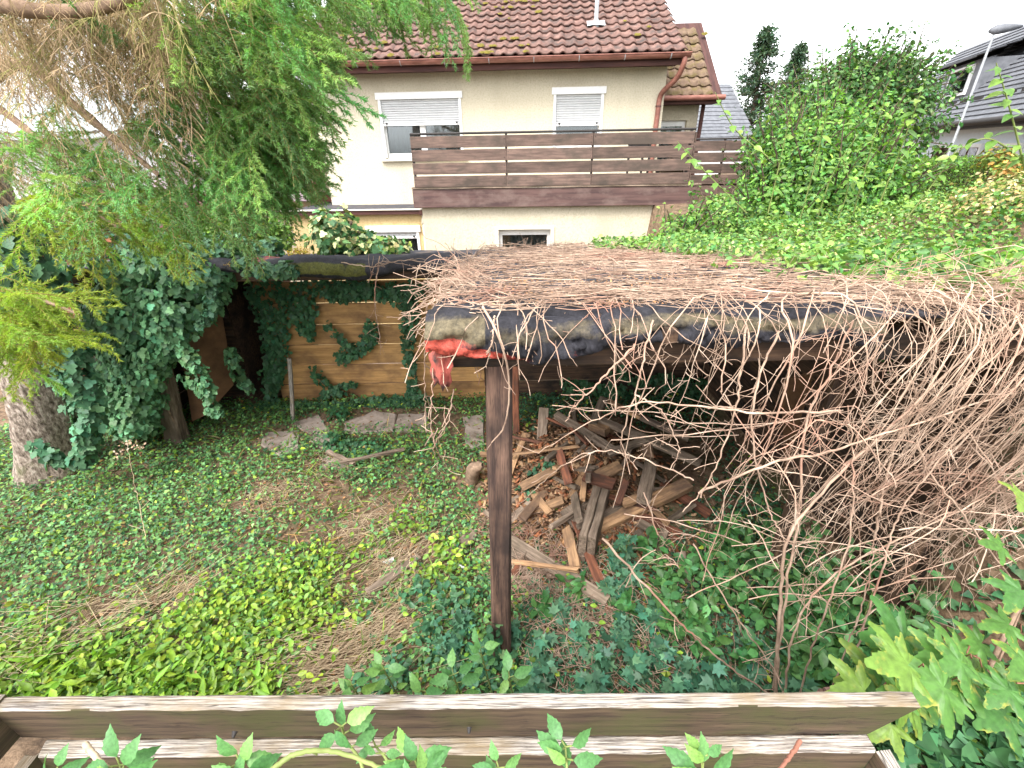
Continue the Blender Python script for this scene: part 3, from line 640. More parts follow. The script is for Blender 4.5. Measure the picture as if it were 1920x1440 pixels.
def far_house():
    g = empty('far_house', (11.6, 28, 0)); tag(g, 'distant house with blue grey tiled roof beside the mossy roof', 'house')
    course_roof('roof', (9.6, 27, 3.3), (13.2, 27, 3.3), (-.6, 3.4, 2.9), 14, M['grey_roof'], g)
    course_roof('porch_roof', (9.4, 25.6, 3.3), (11.2, 25.6, 3.3), (-.2, 1.6, 1.1), 7, M['grey_roof'], g)
    box('wall', 9.3, 13.0, 27.2, 32, 0, 3.3, M['whitewall'], g); box('porch_wall', 9.4, 11.0, 25.9, 27.19, 0, 3.3, M['whitewall'], g)
far_house()
def white_house():
    g = empty('white_house', (-13, 15, 0)); tag(g, 'white house with pale ribbed roof glimpsed behind the bare spruce twigs', 'house')
    box('wall', -19, -8.2, 15, 22, -1.5, 3.7, M['whitewall'], g)
    V = []; F = []
    xs = np.linspace(-19.5, -10.6, 60)
    for i, x in enumerate(xs): V += [(x, 14.2, 3.62+.04*(i % 2)), (x, 17.5, 4.75+.04*(i % 2))]
    F = [(2*i, 2*i+2, 2*i+3, 2*i+1) for i in range(59)]
    link('roof', pymesh('roof', V, F, M['galv']), g); box('eaves_board', -19.5, -10.6, 14.15, 14.25, 3.45, 3.6, M['zinc'], g)
    for x in (-15.5, -12.6, -10.2):
        f = box('window', x, x+1.1, 14.93, 15.0, .6, 1.9, M['zinc'], g); box('pane', x+.08, x+1.02, 14.915, 14.93, .68, 1.82, M['glass'], f)
    # upper storey set back
    box('wall', -17, -7.5, 18, 23, 3.7, 6.0, M['whitewall'], g)
white_house()
def lean_to():
    g = empty('garden_hut', (-6, 7, 0)); tag(g, 'old wooden hut with rusty corrugated roof behind the ivy wall', 'hut')
    V = []; xs = np.linspace(-7.4, -4.5, 90)
    for i, x in enumerate(xs): z = 2.2+.02*math.sin(i*1.1)-.05*(x+7.4); V += [(x, 6.3, z), (x, 8.2, z+.35)]
    link('roof', pymesh('roof', V, [(2*i, 2*i+2, 2*i+3, 2*i+1) for i in range(89)], M['fascia'], True), g)
    plank('eaves_board', (-7.4, 6.34, 2.10), (-4.5, 6.34, 1.95), .12, .03, M['timber_red'], g, up=(0, -1, 0))
    for i, x in enumerate(np.arange(-7.3, -4.6, .16)):
        if i in (9, 10): continue
        plank('wall_board', (x, 6.5, 0), (x+random.uniform(-.02, .02), 6.5, 2.0), .15, .02, M['timber_red' if i % 3 else 'silver'], g, up=(0, -1, 0))
    box('back_wall', -7.3, -4.5, 7.9, 7.95, 0, 2.1, M['dark_and_shaded'], g)
lean_to()

# ================================================================== SHED (lean-to roof on posts, open to the viewer)
shed = empty('open_shed', (-.6, 3.6, 0)); tag(shed, 'collapsing open wooden shed with flat felt roof buried under dry vines', 'shed')
plank('post', (-.10, 1.83, -.05), (-.055, 1.83, 2.12), .118, .118, M['post'], shed, up=(0, -1, 0), jit=.004, seg=9)
plank('post', (.04, 4.38, -.05), (.03, 4.38, 2.0), .075, .09, M['timber_red'], shed, up=(0, -1, 0))
plank('post', (1.86, 2.3, -.05), (1.85, 2.3, 2.12), .075, .08, M['dark_and_shaded'], shed, up=(0, -1, 0))
plank('post', (2.42, 1.98, -.05), (2.42, 1.98, 2.15), .08, .08, M['dark_and_shaded'], shed, up=(0, -1, 0))
plank('post', (-3.88, 4.40, -.05), (-3.55, 4.30, 1.98), .20, .16, M['timber_grey'], shed, up=(0, -1, 0), jit=.012, seg=9)
plank('beam', (-.28, 1.80, 2.165), (2.55, 1.84, 2.15), .09, .12, M['dark_and_shaded'], shed, seg=8)
plank('beam', (-4.2, 4.26, 1.94), (.10, 4.28, 1.945), .08, .11, M['dark_and_shaded'], shed, seg=8)
plank('beam', (-.22, 1.76, 2.20), (-.22, 4.2, 1.95), .07, .10, M['dark_and_shaded'], shed, seg=8)
plank('beam', (2.46, 1.76, 2.20), (2.46, 5.4, 1.80), .07, .10, M['dark_and_shaded'], shed, seg=8)
for x in (.45, 1.15, 1.85): plank('rafter', (x, 1.9, 2.225), (x, 5.4, 1.83), .06, .09, M['dark_and_shaded'], shed)
for x in (-3.6, -2.8, -2.0, -1.2, -.55): plank('rafter', (x, 4.2, 1.985), (x, 5.45, 1.845), .05, .06, M['dark_and_shaded'], shed)
def deck(name, x0, x1, y0, y1, mat, lift=0.0, th=.022, sag=.02, nx=46, ny=40):
    X, Y = np.meshgrid(np.linspace(x0, x1, nx), np.linspace(y0, y1, ny), indexing='ij')
    Z = roof_z(Y) + lift + sag*(sn(X, Y*.5, 3.0, 6) + .5*sn(X*.4, Y, 7, 7)) * np.minimum(1, (Y-y0)*3)
    V = np.concatenate([np.stack([X, Y, Z], -1).reshape(-1, 3), np.stack([X, Y, roof_z(Y)-th], -1).reshape(-1, 3)]); i = np.arange(nx*ny).reshape(nx, ny); n = nx*ny
    T = [np.stack([i[:-1, :-1], i[1:, :-1], i[1:, 1:]], -1).reshape(-1, 3), np.stack([i[:-1, :-1], i[1:, 1:], i[:-1, 1:]], -1).reshape(-1, 3)]
    T += [t_[:, ::-1]+n for t_ in T]
    rim = np.concatenate([i[:, 0], i[-1, 1:], i[-2::-1, -1], i[0, -2:0:-1]]); r2 = np.roll(rim, -1)
    T += [np.stack([rim, rim+n, r2+n], -1), np.stack([rim, r2+n, r2], -1)]
    return link(name, build(name, V, np.concatenate(T), mat, smooth=False), shed)
deck('roof_felt', -.29, 2.62, 1.74, 5.5, M['felt']); deck('roof_felt', -4.35, -.295, 4.18, 5.5, M['felt'], nx=60, ny=16)
# back wall: single boards with open joints
for r, (z0, z1) in enumerate(((.0, .235), (.248, .515), (.528, .79), (.803, 1.055), (1.068, 1.33), (1.343, 1.60), (1.613, 1.81))):
    for a, b2 in ((-3.07, -.36 + .0*r), (-.35, 2.5)):
        plank('wall_plank', (a, 5.36+random.uniform(-.006, .006), (z0+z1)/2), (b2, 5.36+random.uniform(-.006, .006), (z0+z1)/2), z1-z0, .024, M['wall_plank' if a < -1 else 'dark_and_shaded'], shed, up=(0, -1, 0), jit=.003, seg=8)  # right boards are the same wood, their shade put into the darker colour
for x in (-3.05, -.36, 1.2, 2.48): plank('stud', (x, 5.42, -.05), (x, 5.42, 1.86), .08, .07, M['dark_and_shaded'], shed, up=(0, -1, 0))
for k in range(8):
    z = .12+.235*k
    plank('wall_plank', (-4.25, 5.37, z), (-3.46, 5.37, z), .228, .024, M['dark_and_shaded'], shed, up=(0, -1, 0))
    plank('wall_plank', (-4.27, 4.34, z), (-4.27, 5.38, z), .228, .024, M['dark_and_shaded'], shed, up=(1, 0, 0))
    plank('wall_plank', (2.53, 1.95, z), (2.53, 5.36, z), .23, .024, M['dark_and_shaded'], shed, up=(1, 0, 0))
# dim recess behind the gap in the back wall
for b_ in ((-3.5, -3.46, 5.39, 6.2, -.2, 2.0), (-3.07, -3.03, 5.44, 6.2, -.2, 2.0), (-3.5, -3.03, 6.2, 6.24, -.2, 2.0), (-3.5, -3.03, 5.5, 6.24, 1.86, 1.9)): box('recess_wall', *b_, M['dark_and_shaded'], shed)
# pale slab added behind the shed so the board joints show bright
tag(box('added_bright_slab', -4.6, 3.4, 6.9, 9.3, -1.2, -.95, M['stone']), None, None, None, 'structure')

# ------------------------------------------------------------------ draped liners on the roof edges
def drape(name, X, Yf, prof, hump, hang, cols, folds=.02, seed=1, th=.006, zoff=None):
    """X: samples along the edge; prof rows (dy, dz, hangweight); returns a two-sided sheet with thickness"""
    nu, nv = len(X), len(prof); V = np.zeros((nu, nv, 3)); C = np.zeros((nu, nv, 3))
    for i, x in enumerate(X):
        u = i/(nu-1)
        for j, (dy, dz, hw) in enumerate(prof):
            y = Yf(x)+dy
            z = float(roof_z(y)) + dz + hump(x)*max(0, 1-abs(dy-.04)/.12)*(1-hw) - hang(x)*hw
            f = folds*(sn(x*1.0, y*5.0, 4.2, seed) + .8*(1-2*abs(sn(x*1.3, y*7, 3.4, seed+1))) + .35*sn(x*5, y*13, 5.0, seed+2))
            z += f*(1-hw)*(.5 + .5*min(1, max(0, dy)/.12)); y += -.5*f*hw - .030*(1-2.4*abs(sn(x*7.5+hw*3.6, hw*4.2+x*1.5, 2.4, seed+3)))*min(1, hw*2) - .016*(1-2*abs(sn(x*17, hw*5+x*3, 3, seed)))*min(1, hw*2)
            V[i, j] = (x, y, z); C[i, j] = cols(x, u, dy, hw)
    du = nrm(np.gradient(V, axis=0)); dv = nrm(np.gradient(V, axis=1)); nn = nrm(np.cross(du, dv)); n = nu*nv
    W = np.concatenate([V.reshape(-1, 3), (V-nn*th).reshape(-1, 3)]); i = np.arange(n).reshape(nu, nv)
    T = [np.stack([i[:-1, :-1], i[1:, :-1], i[1:, 1:]], -1).reshape(-1, 3), np.stack([i[:-1, :-1], i[1:, 1:], i[:-1, 1:]], -1).reshape(-1, 3)]; T += [t_[:, ::-1]+n for t_ in T]
    rim = np.concatenate([i[:, 0], i[-1, 1:], i[-2::-1, -1], i[0, -2:0:-1]]); r2 = np.roll(rim, -1); T += [np.stack([rim, rim+n, r2+n], -1), np.stack([rim, r2+n, r2], -1)]
    return link(name, build(name, W, np.concatenate(T), M['liner'], np.concatenate([C.reshape(-1, 3)]*2), True))
PROF = [(.85, .006, 0), (.7, .008, 0), (.55, .01, 0), (.46, .01, 0), (.38, .01, 0), (.31, .01, 0), (.25, .01, 0), (.20, .01, 0), (.155, .01, 0), (.115, .01, 0), (.08, .01, 0), (.05, .01, 0), (.03, .01, 0), (.012, .008, .01), (.0, .004, .04), (-.008, .0, .10), (-.014, .0, .2), (-.018, .0, .32), (-.02, .0, .46), (-.02, .0, .6), (-.018, .0, .74), (-.014, .0, .88), (-.006, .0, 1.0), (.012, .0, 1.04)]
def cols_f(x, u, dy, hw):
    red = float(sstep(.35, .6, hw))*max(0, 1.1-(x+.33)/.42)*.95 + (.5 if hw > .8 else 0)*(x < .6)
    tan = float(sstep(.01, .12, hw))*(1-float(sstep(.45, .75, hw)))*(.55+.4*float(sn(x*4, hw*2, 2.0, 5)))*(1 if x > .4 or x < -.1 else .45) + (.35 if x < -.1 else .2)
    return (red, tan, .0)
front = drape('roof_liner', np.linspace(-.335, 1.46, 260), lambda x: 1.72+.02*math.sin(x*2.3)+.012*math.sin(x*7), PROF,
      lambda x: .012*math.sin(x*5.2+2.4)+.03*math.exp(-((x-.58)/.10)**2)-.035*math.exp(-((x-.12)/.18)**2)+.03*math.exp(-((x+.2)/.1)**2), lambda x: .105+.05*math.exp(-((x-.05)/.28)**2)+.010*math.sin(x*9)+.008*math.sin(x*23)-.03*math.exp(-((x-.62)/.08)**2), cols_f, .028, 2)
tag(front, 'black liner with red edge draped over the near roof edge above the post', 'liner')
def flap():
    g = []
    a = [at(828, 640, 1.70), at(838, 650, 1.685), at(848, 668, 1.68), at(847, 700, 1.69), at(843, 728, 1.70)]
    b2 = [at(822, 645, 1.78), at(812, 655, 1.75), at(803, 672, 1.73), at(808, 700, 1.72), at(814, 724, 1.715)]
    A = spline(a, 12); B = spline(b2, 12); V = []
    for j in range(12):
        for k in range(7): t_ = k/6; p_ = A[j]*(1-t_)+B[j]*t_; p_ = p_ + np.array([.006*math.sin(j*2.1+k), -.022*math.sin(t_*PI*3+j*.35)-.006*math.sin(j*1.7), (random.uniform(-.022, .012) if j == 11 else 0)]); V.append(p_)
    V = np.array(V); V = np.concatenate([V, V+np.array([0, .006, 0])]); F = []
    for j in range(11):
        for k in range(6): q = (j*7+k, j*7+k+1, (j+1)*7+k+1, (j+1)*7+k); F += [q, tuple(i+84 for i in q[::-1])]
    rim = [k for k in range(7)] + [j*7+6 for j in range(1, 12)] + [77+k for k in range(5, -1, -1)] + [j*7 for j in range(10, 0, -1)]
    F += [(rim[i], rim[i]+84, rim[(i+1) % len(rim)]+84, rim[(i+1) % len(rim)]) for i in range(len(rim))]
    link('torn_flap', pymesh('torn_flap', V, F, M['red'], True), front)['label'] = 'red torn flap hanging from the corner of the liner'
flap()
side = drape('roof_liner', np.linspace(1.74, 2.1, 40), lambda x: 1.76, PROF[4:], lambda x: .03*math.sin(x*9), lambda x: .13-.05*math.sin((x-1.78)*5), lambda x, u, dy, hw: (0, .75 if hw > .1 else .3, 0), .02, 3)
tag(side, 'tan stained liner scrap on the roof edge behind hanging vines', 'liner')
PROF2 = [(.5, .012, 0), (.35, .015, 0), (.22, .02, 0), (.12, .028, 0), (.05, .035, 0), (.0, .03, .05), (-.04, .015, .2), (-.055, .0, .45), (-.05, .0, .7), (-.03, .0, .9), (.0, 0, 1.0)]
left = drape('roof_liner', np.linspace(-2.75, -.36, 120), lambda x: 4.17+.02*math.sin(x*4), PROF2, lambda x: .02+.02*math.sin(x*6), lambda x: .10+.03*math.sin(x*3.1)+.02*math.sin(x*8), lambda x, u, dy, hw: (.7 if abs(x+2.33) < .12 and hw < .6 else 0, .35 if u < .15 else .1, (.85 if -2.05 < x < -1.3 and .05 < hw < .8 else .0)), .03, 4)
tag(left, 'black plastic liner with green moss hanging from the rear roof edge', 'liner')
plank('batten', (.60, 1.66, 2.275), (.64, 1.67, 2.275), .05, .06, M['dark_and_shaded'], shed)

# ------------------------------------------------------------------ things standing in and by the shed
def leaning_sheet():
    P = [at(330, 600, 4.85), at(415, 590, 5.05), at(440, 745, 4.95), at(360, 790, 4.62)]
    n = 12; V = []
    for i in range(n):
        for j in range(n):
            u, v = i/(n-1), j/(n-1)
            if u > .5 and v > .7: v = v - .25*(u-.5)*(v-.7)*4
            p_ = (P[0]*(1-u)+P[1]*u)*(1-v) + (P[3]*(1-u)+P[2]*u)*v; p_ = p_ + np.array([.0, -.10*math.sin(u*PI), 0]); V.append(p_)
    V = np.array(V); V = np.concatenate([V, V+np.array([0, .02, 0])]); F = []
    for i in range(n-1):
        for j in range(n-1): q = (i*n+j, i*n+j+1, (i+1)*n+j+1, (i+1)*n+j); F += [q, tuple(k+n*n for k in q[::-1])]
    tag(link('board_sheet', pymesh('board_sheet', V, F, M['sheet'], True)), 'curved brown fibreboard sheet leaning in the ivy beside the dark gap', 'board')
leaning_sheet()
def pallet():
    a0, a1 = atz(182, 762, .05), at(138, 618, 4.75); g = empty('slatted_pallet', tuple(a0)); tag(g, 'dark slatted wooden pallet leaning behind the spruce trunk', 'pallet')
    b0, b1 = atz(300, 745, .05), at(290, 600, 5.1)
    plank('stile', a0, a1, .10, .05, M['timber_red'], g, up=(0, -1, 0)); plank('stile', b0, b1, .10, .05, M['timber_red'], g, up=(0, -1, 0))
    for k in range(7): u = .06+.15*k; plank('slat', a0*(1-u)+a1*u+(0, .05, 0), b0*(1-u)+b1*u+(0, .05, 0), .085, .02, M['timber_red' if k % 2 else 'timber_grey'], g, up=(0, -1, 0))
pallet()
tag(plank('pole', atz(550, 790, 0), at(543, 672, 4.95), .04, .035, M['silver'], up=(0, -1, 0), jit=.004), 'thin weathered pole leaning against the plank wall', 'pole')
# flagstones
def slab_stone(poly, lab, th=.05, z=.03):
    c = np.array([atz(x, y, z) for x, y in poly]); m_ = c.mean(0); n = len(c); q = []
    for i in range(n):
        a, b2 = c[i], c[(i+1) % n]
        for t_ in (0, .33, .66): q.append(a*(1-t_)+b2*t_ + rng.normal(0, .012, 3)*np.array([1, 1, 0]))
    q = np.array(q); k = len(q); ins = m_ + (q-m_)*.95
    V = np.concatenate([ins + (0, 0, .0), q - (0, 0, .012), q - (0, 0, th)]) - m_
    F = [tuple(range(k))] + [(i, k+i, k+(i+1) % k, (i+1) % k) for i in range(k)] + [(k+i, 2*k+i, 2*k+(i+1) % k, k+(i+1) % k) for i in range(k)]
    o = link('flagstone', pymesh('flagstone', V, F, M['stone']), None, Matrix.Translation(m_)); tag(o, lab, 'stone slab', 'flagstones in the shed')
    if pymesh and o.data.polygons[0].normal.z < 0: o.data.flip_normals()
slab_stone([(487, 832), (500, 808), (560, 806), (562, 838), (520, 852)], 'largest bare grey flagstone, nearest the viewer, edged by ivy')
slab_stone([(550, 790), (598, 778), (622, 812), (585, 832), (566, 806)], 'flagstone beside the foot of the thin pole')
slab_stone([(640, 792), (700, 770), (745, 775), (735, 806), (650, 812)], 'long pinkish flagstone below the plank wall')
slab_stone([(748, 776), (800, 774), (812, 806), (742, 806)], 'flagstone right of the long pinkish one')
slab_stone([(868, 780), (905, 776), (908, 832), (875, 840)], 'flagstone half hidden behind the front post')
slab_stone([(596, 822), (625, 818), (630, 838), (604, 842)], 'small flagstone wedged between the bigger slabs')
slab_stone([(600, 858), (648, 850), (660, 872), (610, 880)], 'dirty brown flagstone in front of the others')
# ---------------- timber heap
def heap_z(x, y):
    c = atz(1100, 880, .1); d2 = ((x-c[0])/.85)**2 + ((y-c[1])/.8)**2; return .36*np.exp(-d2*1.1)
hx, hy = np.meshgrid(np.linspace(-.35, 2.3, 54), np.linspace(2.2, 5.2, 54), indexing='ij'); hz = heap_z(hx, hy) + .02*sn(hx, hy, 9, 8) + .012*sn(hx, hy, 22, 9) - .02
i = np.arange(54*54).reshape(54, 54); T = np.concatenate([np.stack([i[:-1, :-1], i[1:, :-1], i[1:, 1:]], -1).reshape(-1, 3), np.stack([i[:-1, :-1], i[1:, 1:], i[:-1, 1:]], -1).reshape(-1, 3)])
tag(link('rubble_mound', build('rubble_mound', np.stack([hx, hy, hz], -1), T, M['soil'], smooth=True)), 'low mound of crumbled bark and earth under the timber heap', 'debris', None, 'stuff')
n = 3600; cx = rng.normal(.40, .5, n); cy = rng.normal(3.2, .62, n); ok = (cx > -.32) & (cx < 2.2) & (cy > 2.0) & (cy < 5.1); cx, cy = cx[ok], cy[ok]; n = len(cx)
CH = (np.array(boxv(-.5, .5, -.22, .22, -.08, .08)), np.array([t_ for f in BOXF for t_ in ((f[0], f[1], f[2]), (f[0], f[2], f[3]))]))
fr_ = frames(nrm(np.stack([rng.normal(0, .5, n), rng.normal(0, .5, n), np.ones(n)], -1)), rng.normal(size=(n, 3)))*rng.uniform(.02, .075, n)[:, None, None]
cc = np.array([(.36, .2, .1), (.24, .14, .085), (.42, .27, .16), (.16, .085, .05), (.3, .12, .06)])[rng.integers(0, 5, n)]*rng.uniform(.6, 1.2, (n, 1))
V, T, C = inst(CH[0], CH[1], fr_, np.stack([cx, cy, np.maximum(heap_z(cx, cy), 0)+rng.uniform(0, .03, n)], -1), cc)
tag(link('wood_chips', build('wood_chips', V, T, M['litter'], C)), 'splintered wood chips and bark strewn over the timber heap', 'debris', None, 'stuff')
TG, TT, TR = 'timber_grey', 'timber_tan', 'timber_red'
def timber(a, b2, W, T_, mat, lab=None, roll=0.0, name='timber', up=(0, 0, 1), grp='timbers of the collapsed heap'):
    p0, p1 = atz(*a), atz(*b2)
    o = plank(name, p0, p1, W, T_, M[mat], None, up, roll, jit=.004, seg=6, chip=.012); tag(o, lab or 'short broken timber offcut lying loose in the heap under the shed roof', 'timber', grp)
    return o
L = [((1118, 935, .17), (1091, 1032, .15), .055, .33, TG, 'thick grooved beam with a tall sawn orange end nearest the viewer, left half', 0),
     ((1135, 935, .17), (1108, 1033, .15), .055, .33, TG, 'thick grooved beam with a tall sawn orange end nearest the viewer, right half', 0),
     ((1221, 868, .36), (1206, 940, .33), .10, .06, TG, 'grey beam with pale sawn end pointing at the viewer right of the grooved beam', 0),
     ((1108, 995, .09), (1290, 908, .26), .10, .09, TT, 'long tan beam crossing low under the grey beam', .2),
     ((1120, 785, .52), (1312, 868, .36), .065, .05, TG, 'longest thin grey batten slanting across the top of the heap', .1),
     ((1043, 778, .45), (1152, 846, .36), .075, .06, TG, 'grey batten with a reddish end on the upper left of the heap', .2),
     ((1132, 748, .64), (1112, 792, .52), .07, .05, TG, 'short dark stick standing highest on the heap', 0),
     ((1110, 795, .46), (1140, 808, .45), .11, .09, TT, 'pale cube shaped block below the highest stick', .1),
     ((1212, 836, .40), (1217, 860, .34), .075, .07, TT, 'pale square block in the middle of the heap', .1),
     ((1140, 752, .62), (1200, 782, .55), .04, .04, TT, 'thin pale batten at the back right top of the heap', 0),
     ((1020, 766, .46), (1015, 832, .12), .09, .03, TG, 'upright grey board at the far left of the heap', 0),
     ((1022, 886, .18), (1110, 846, .34), .085, .05, TG, 'grey beam lying across the left of the heap', .1),
     ((1070, 934, .20), (1110, 856, .34), .05, .04, TT, 'narrow orange batten pointing uphill in the middle left', .4),
     ((1118, 894, .34), (1162, 874, .37), .09, .05, TT, 'split orange chunk in the middle of the heap', .3),
     ((1140, 850, .38), (1214, 824, .44), .06, .05, TG, 'grey batten wedged under the longest batten', .2),
     ((955, 978, .06), (996, 942, .12), .06, .03, TG, 'grey stick right behind the front post', .1),
     ((986, 964, .08), (1056, 938, .20), .07, .03, TT, 'pale orange splintered board right of the front post', .2),
     ((1066, 950, .18), (1092, 980, .15), .16, .03, TG, 'small flat square board left of the grooved beam', .3),
     ((1188, 964, .12), (1275, 1005, .05), .09, .04, TR, 'dark brown board sliding off the right of the heap', .2),
     ((1180, 978, .08), (1236, 1030, .03), .12, .03, TG, 'wide brown board lying at the lower right of the heap', .1),
     ((1096, 892, .37), (1150, 908, .36), .10, .03, TR, 'reddish bark slab in the middle of the heap', .2),
     ((1158, 946, .28), (1174, 902, .36), .05, .04, TR, 'thin red brown batten beside the grey beam', .1),
     ((1168, 944, .28), (1196, 934, .30), .06, .05, TT, 'small pale offcut under the grey beam end', .1),
     ((1240, 905, .20), (1330, 965, .06), .07, .05, TR, 'red brown batten dropping to the right under the vines', .2),
     ((958, 1014, .09), (1138, 1124, .09), .085, .025, TG, 'long weathered grey tan board lying flat in front right of the post', .05),
     ((838, 1044, .03), (890, 998, .05), .08, .025, TG, 'pale plank end lying left of the post', .2),
     ((690, 1112, .03), (786, 1046, .03), .06, .05, TG, 'grey log half sunk in the grass left of the post', .0),
     ((636, 868, .07), (758, 842, .09), .03, .028, TG, 'thin weathered stick lying in front of the flagstones', .0),
     ((614, 846, .06), (664, 870, .04), .04, .035, TG, 'short dark stick beside the brown flagstone', .0),
     ((1160, 800, .46), (1255, 838, .40), .05, .04, TG, 'dark batten lying behind the longest batten', .1),
     ((1175, 770, .46), (1290, 822, .36), .05, .05, TG, 'dark rail lying at the back of the heap', .1)]
for a, b2, W_, T_, m_, lab, ro in L: timber((a[0], a[1], a[2]+.03), (b2[0], b2[1], b2[2]+.03), W_*1.15, T_*.95, m_, lab, ro)
for k in range(52):
    x, y = random.gauss(.5, .45), random.gauss(3.25, .6)
    if not (-.05 < x < 1.9 and 2.05 < y < 4.9): continue
    a = random.uniform(0, PI); l_ = random.uniform(.1, .4); z = float(heap_z(x, y))+random.uniform(.02, .12); dz = random.uniform(-.08, .08)
    o = plank('timber', (x-l_*math.cos(a), y-l_*math.sin(a), z-dz), (x+l_*math.cos(a), y+l_*math.sin(a), z+dz), random.uniform(.03, .085), random.uniform(.016, .04), M[random.choice((TG, TG, TT, TR))], None, roll=random.uniform(-.6, .6), jit=.005, chip=.02)
    tag(o, 'short broken timber offcut lying loose in the heap under the shed roof', 'timber', 'timbers of the collapsed heap')
sx = spline([atz(885, 905, .0), atz(888, 880, .22), atz(905, 872, .3)], 8); V, T = tubes(sx[None], [[.07]*5+[.05, .05, .02]], 8); tag(link('tree_stump', build('tree_stump', V, T, M['branch'], smooth=True)), 'small broken stump just left of the front post', 'stump')
for bx_, y0, lab in (((1455, 700, 1575, 880), 2.9, 'brown board leaning inside the shed behind the vines, left one'), ((1590, 830, 1700, 1000), 2.6, 'brown board leaning low inside the shed behind the vines, right one')):
    x0, py0, x1, py1 = bx_; p0 = at((x0+x1)/2, py0, y0+.5); p1 = atz((x0+x1)/2, py1+40, .02)
    tag(plank('board', p1, p0, .42, .025, M['sheet'], None, up=(0, -1, 0)), lab, 'board')

# ------------------------------------------------------------------ slatted planter in the foreground
pl = empty('slatted_planter', (-.17, .2, 1.28)); tag(pl, 'weathered wooden slatted planter box in the foreground with silvered top boards', 'planter')
def slat(p0, p1, W_, T_, seg=12):
    o = plank('slat', p0, p1, W_, T_, M['planter'], pl, jit=.0018, seg=seg*2, chip=.008); o.data.materials.append(M['silver'])
    for p_ in o.data.polygons:
        if p_.normal.z > .5: p_.material_index = 1
    return o
far1 = slat((-1.285, .655, 1.655), (.955, .63, 1.655), .034, .13, 24)
for v in far1.data.vertices:                          # rotted, undercut right end
    if v.co.x > 1.05: v.co.x += .05*(v.co.z/.065)-.03
slat((-1.225, .625, 1.508), (.895, .605, 1.508), .04, .13, 24); slat((-1.22, .635, 1.37), (.89, .615, 1.37), .034, .13, 16)
slat((-1.305, .67, 1.66), (-1.33, -.42, 1.66), .034, .14); slat((-1.245, .61, 1.508), (-1.27, -.42, 1.508), .034, .13); slat((-1.245, .61, 1.37), (-1.27, -.42, 1.37), .034, .13)
slat((.915, .59, 1.508), (.93, -.42, 1.508), .036, .13); slat((.915, .59, 1.37), (.93, -.42, 1.37), .036, .13)
slat((-1.22, -.40, 1.655), (.90, -.40, 1.655), .034, .13); slat((-1.22, -.40, 1.508), (.90, -.40, 1.508), .034, .13); slat((-1.22, -.40, 1.37), (.90, -.40, 1.37), .034, .13)
box('soil', -1.22, .89, -.38, .59, 1.27, 1.40, M['soil'], pl)
for px_ in (445, 880):
    q = atz(px_, 1362, 1.655); q[1] = .615
    V, T = tubes(np.array([[q, q+(0, -.012, -.004)]]), [[.007, .003]], 8); link('nail', build('nail', V, T, M['dark']), pl)
def half_brick():
    V, T = [], []
    me = plank_mesh('brick', .056, .035, .03, M['tile'], .002, 3, .006); q = at(1570, 1303, .76)
    tag(link('brick', me, None, Matrix.Translation(q) @ Matrix.Rotation(.05, 4, 'Z')), 'small red brick fragment behind the right end of the planter', 'brick')
    o = plank('post', q+(0, .0, -.028), (q[0], q[1], .9), .07, .07, M['post'], None); tag(o, 'short dark stake carrying the red brick behind the planter', 'stake')
half_brick()

# ================================================================== VEGETATION
GREEN_IVY = (.115, .25, .08); DARK_IVY = (.045, .12, .052); YG = (.225, .35, .042); MID = (.15, .28, .06); TEAL = (.060, .150, .085)
def cloud(name, parts, mat, parent=None, smooth=False):
    V, T, C = joinvt(parts); return link(name, build(name, V, T, mat, C, smooth), parent)
def gauss(X, Y, lst, z=0.0):
    w_ = np.zeros_like(X)
    for px, py, r in lst: c = atz(px, py, z); w_ = np.maximum(w_, np.exp(-(((X-c[0])**2 + (Y-c[1])**2)/(r*r))))
    return w_
def flatleaf(x, y, z, size, tpl, col, tilt=.45, head=None):
    n = len(x); nor = np.stack([rng.normal(0, tilt, n), rng.normal(0, tilt, n)-.12, np.ones(n)], -1)
    if head is None: a = rng.uniform(0, 2*PI, n); head = np.stack([np.cos(a), np.sin(a), rng.normal(-.1, .2, n)], -1)
    return inst(tpl[0], tpl[1], frames(nor, head)*size[:, None, None], np.stack([x, y, z], -1), col)
# ---- ground cover
N = 165000
X = rng.uniform(-6.2, 3.0, N); Y = 1.12 + rng.uniform(0, 1, N)**1.15*4.3
BARE = [(520, 930, .34), (620, 940, .36), (700, 985, .48), (760, 1040, .28), (690, 1085, .30), (740, 950, .3), (470, 945, .2), (560, 1010, .2), (880, 900, .25), (330, 1120, .22), (190, 1150, .2), (600, 870, .2), (640, 1240, .3), (740, 1180, .22), (1000, 1060, .1)]
STONES = [(525, 830, .26), (590, 800, .28), (690, 790, .34), (780, 790, .3), (890, 810, .3), (740, 790, .3), (840, 790, .25)]
YGL = [(560, 1110, .42), (450, 1190, .5), (640, 1060, .3), (350, 1230, .5), (220, 1290, .6), (590, 1180, .35), (760, 1000, .2), (830, 1060, .22), (100, 1300, .5), (480, 1270, .4), (20, 1270, .4)]
HEAP = [(1090, 880, .7), (1180, 860, .8), (1260, 860, .8)]
bare = gauss(X, Y, BARE); st = gauss(X, Y, STONES); yg = gauss(X, Y, YGL); hp = gauss(X, Y, HEAP)
nz = .5+.5*sn(X, Y, 5, 1)
keep = rng.uniform(0, 1, N) > np.clip(bare*1.25*(.5+.75*nz), 0, .97); keep &= rng.uniform(0, 1, N) > st*1.15; keep &= rng.uniform(0, 1, N) > hp*1.25
keep &= (Y < 5.3) & ~((X > 2.45)) & (rng.uniform(0, 1, N) < .45+.55*(.5+.5*sn(X, Y, 8, 2)) + .6*yg)
X, Y, yg, bare = X[keep], Y[keep], yg[keep], bare[keep]; n = len(X)
lush = .5+.5*sn(X, Y, 3.2, 3)
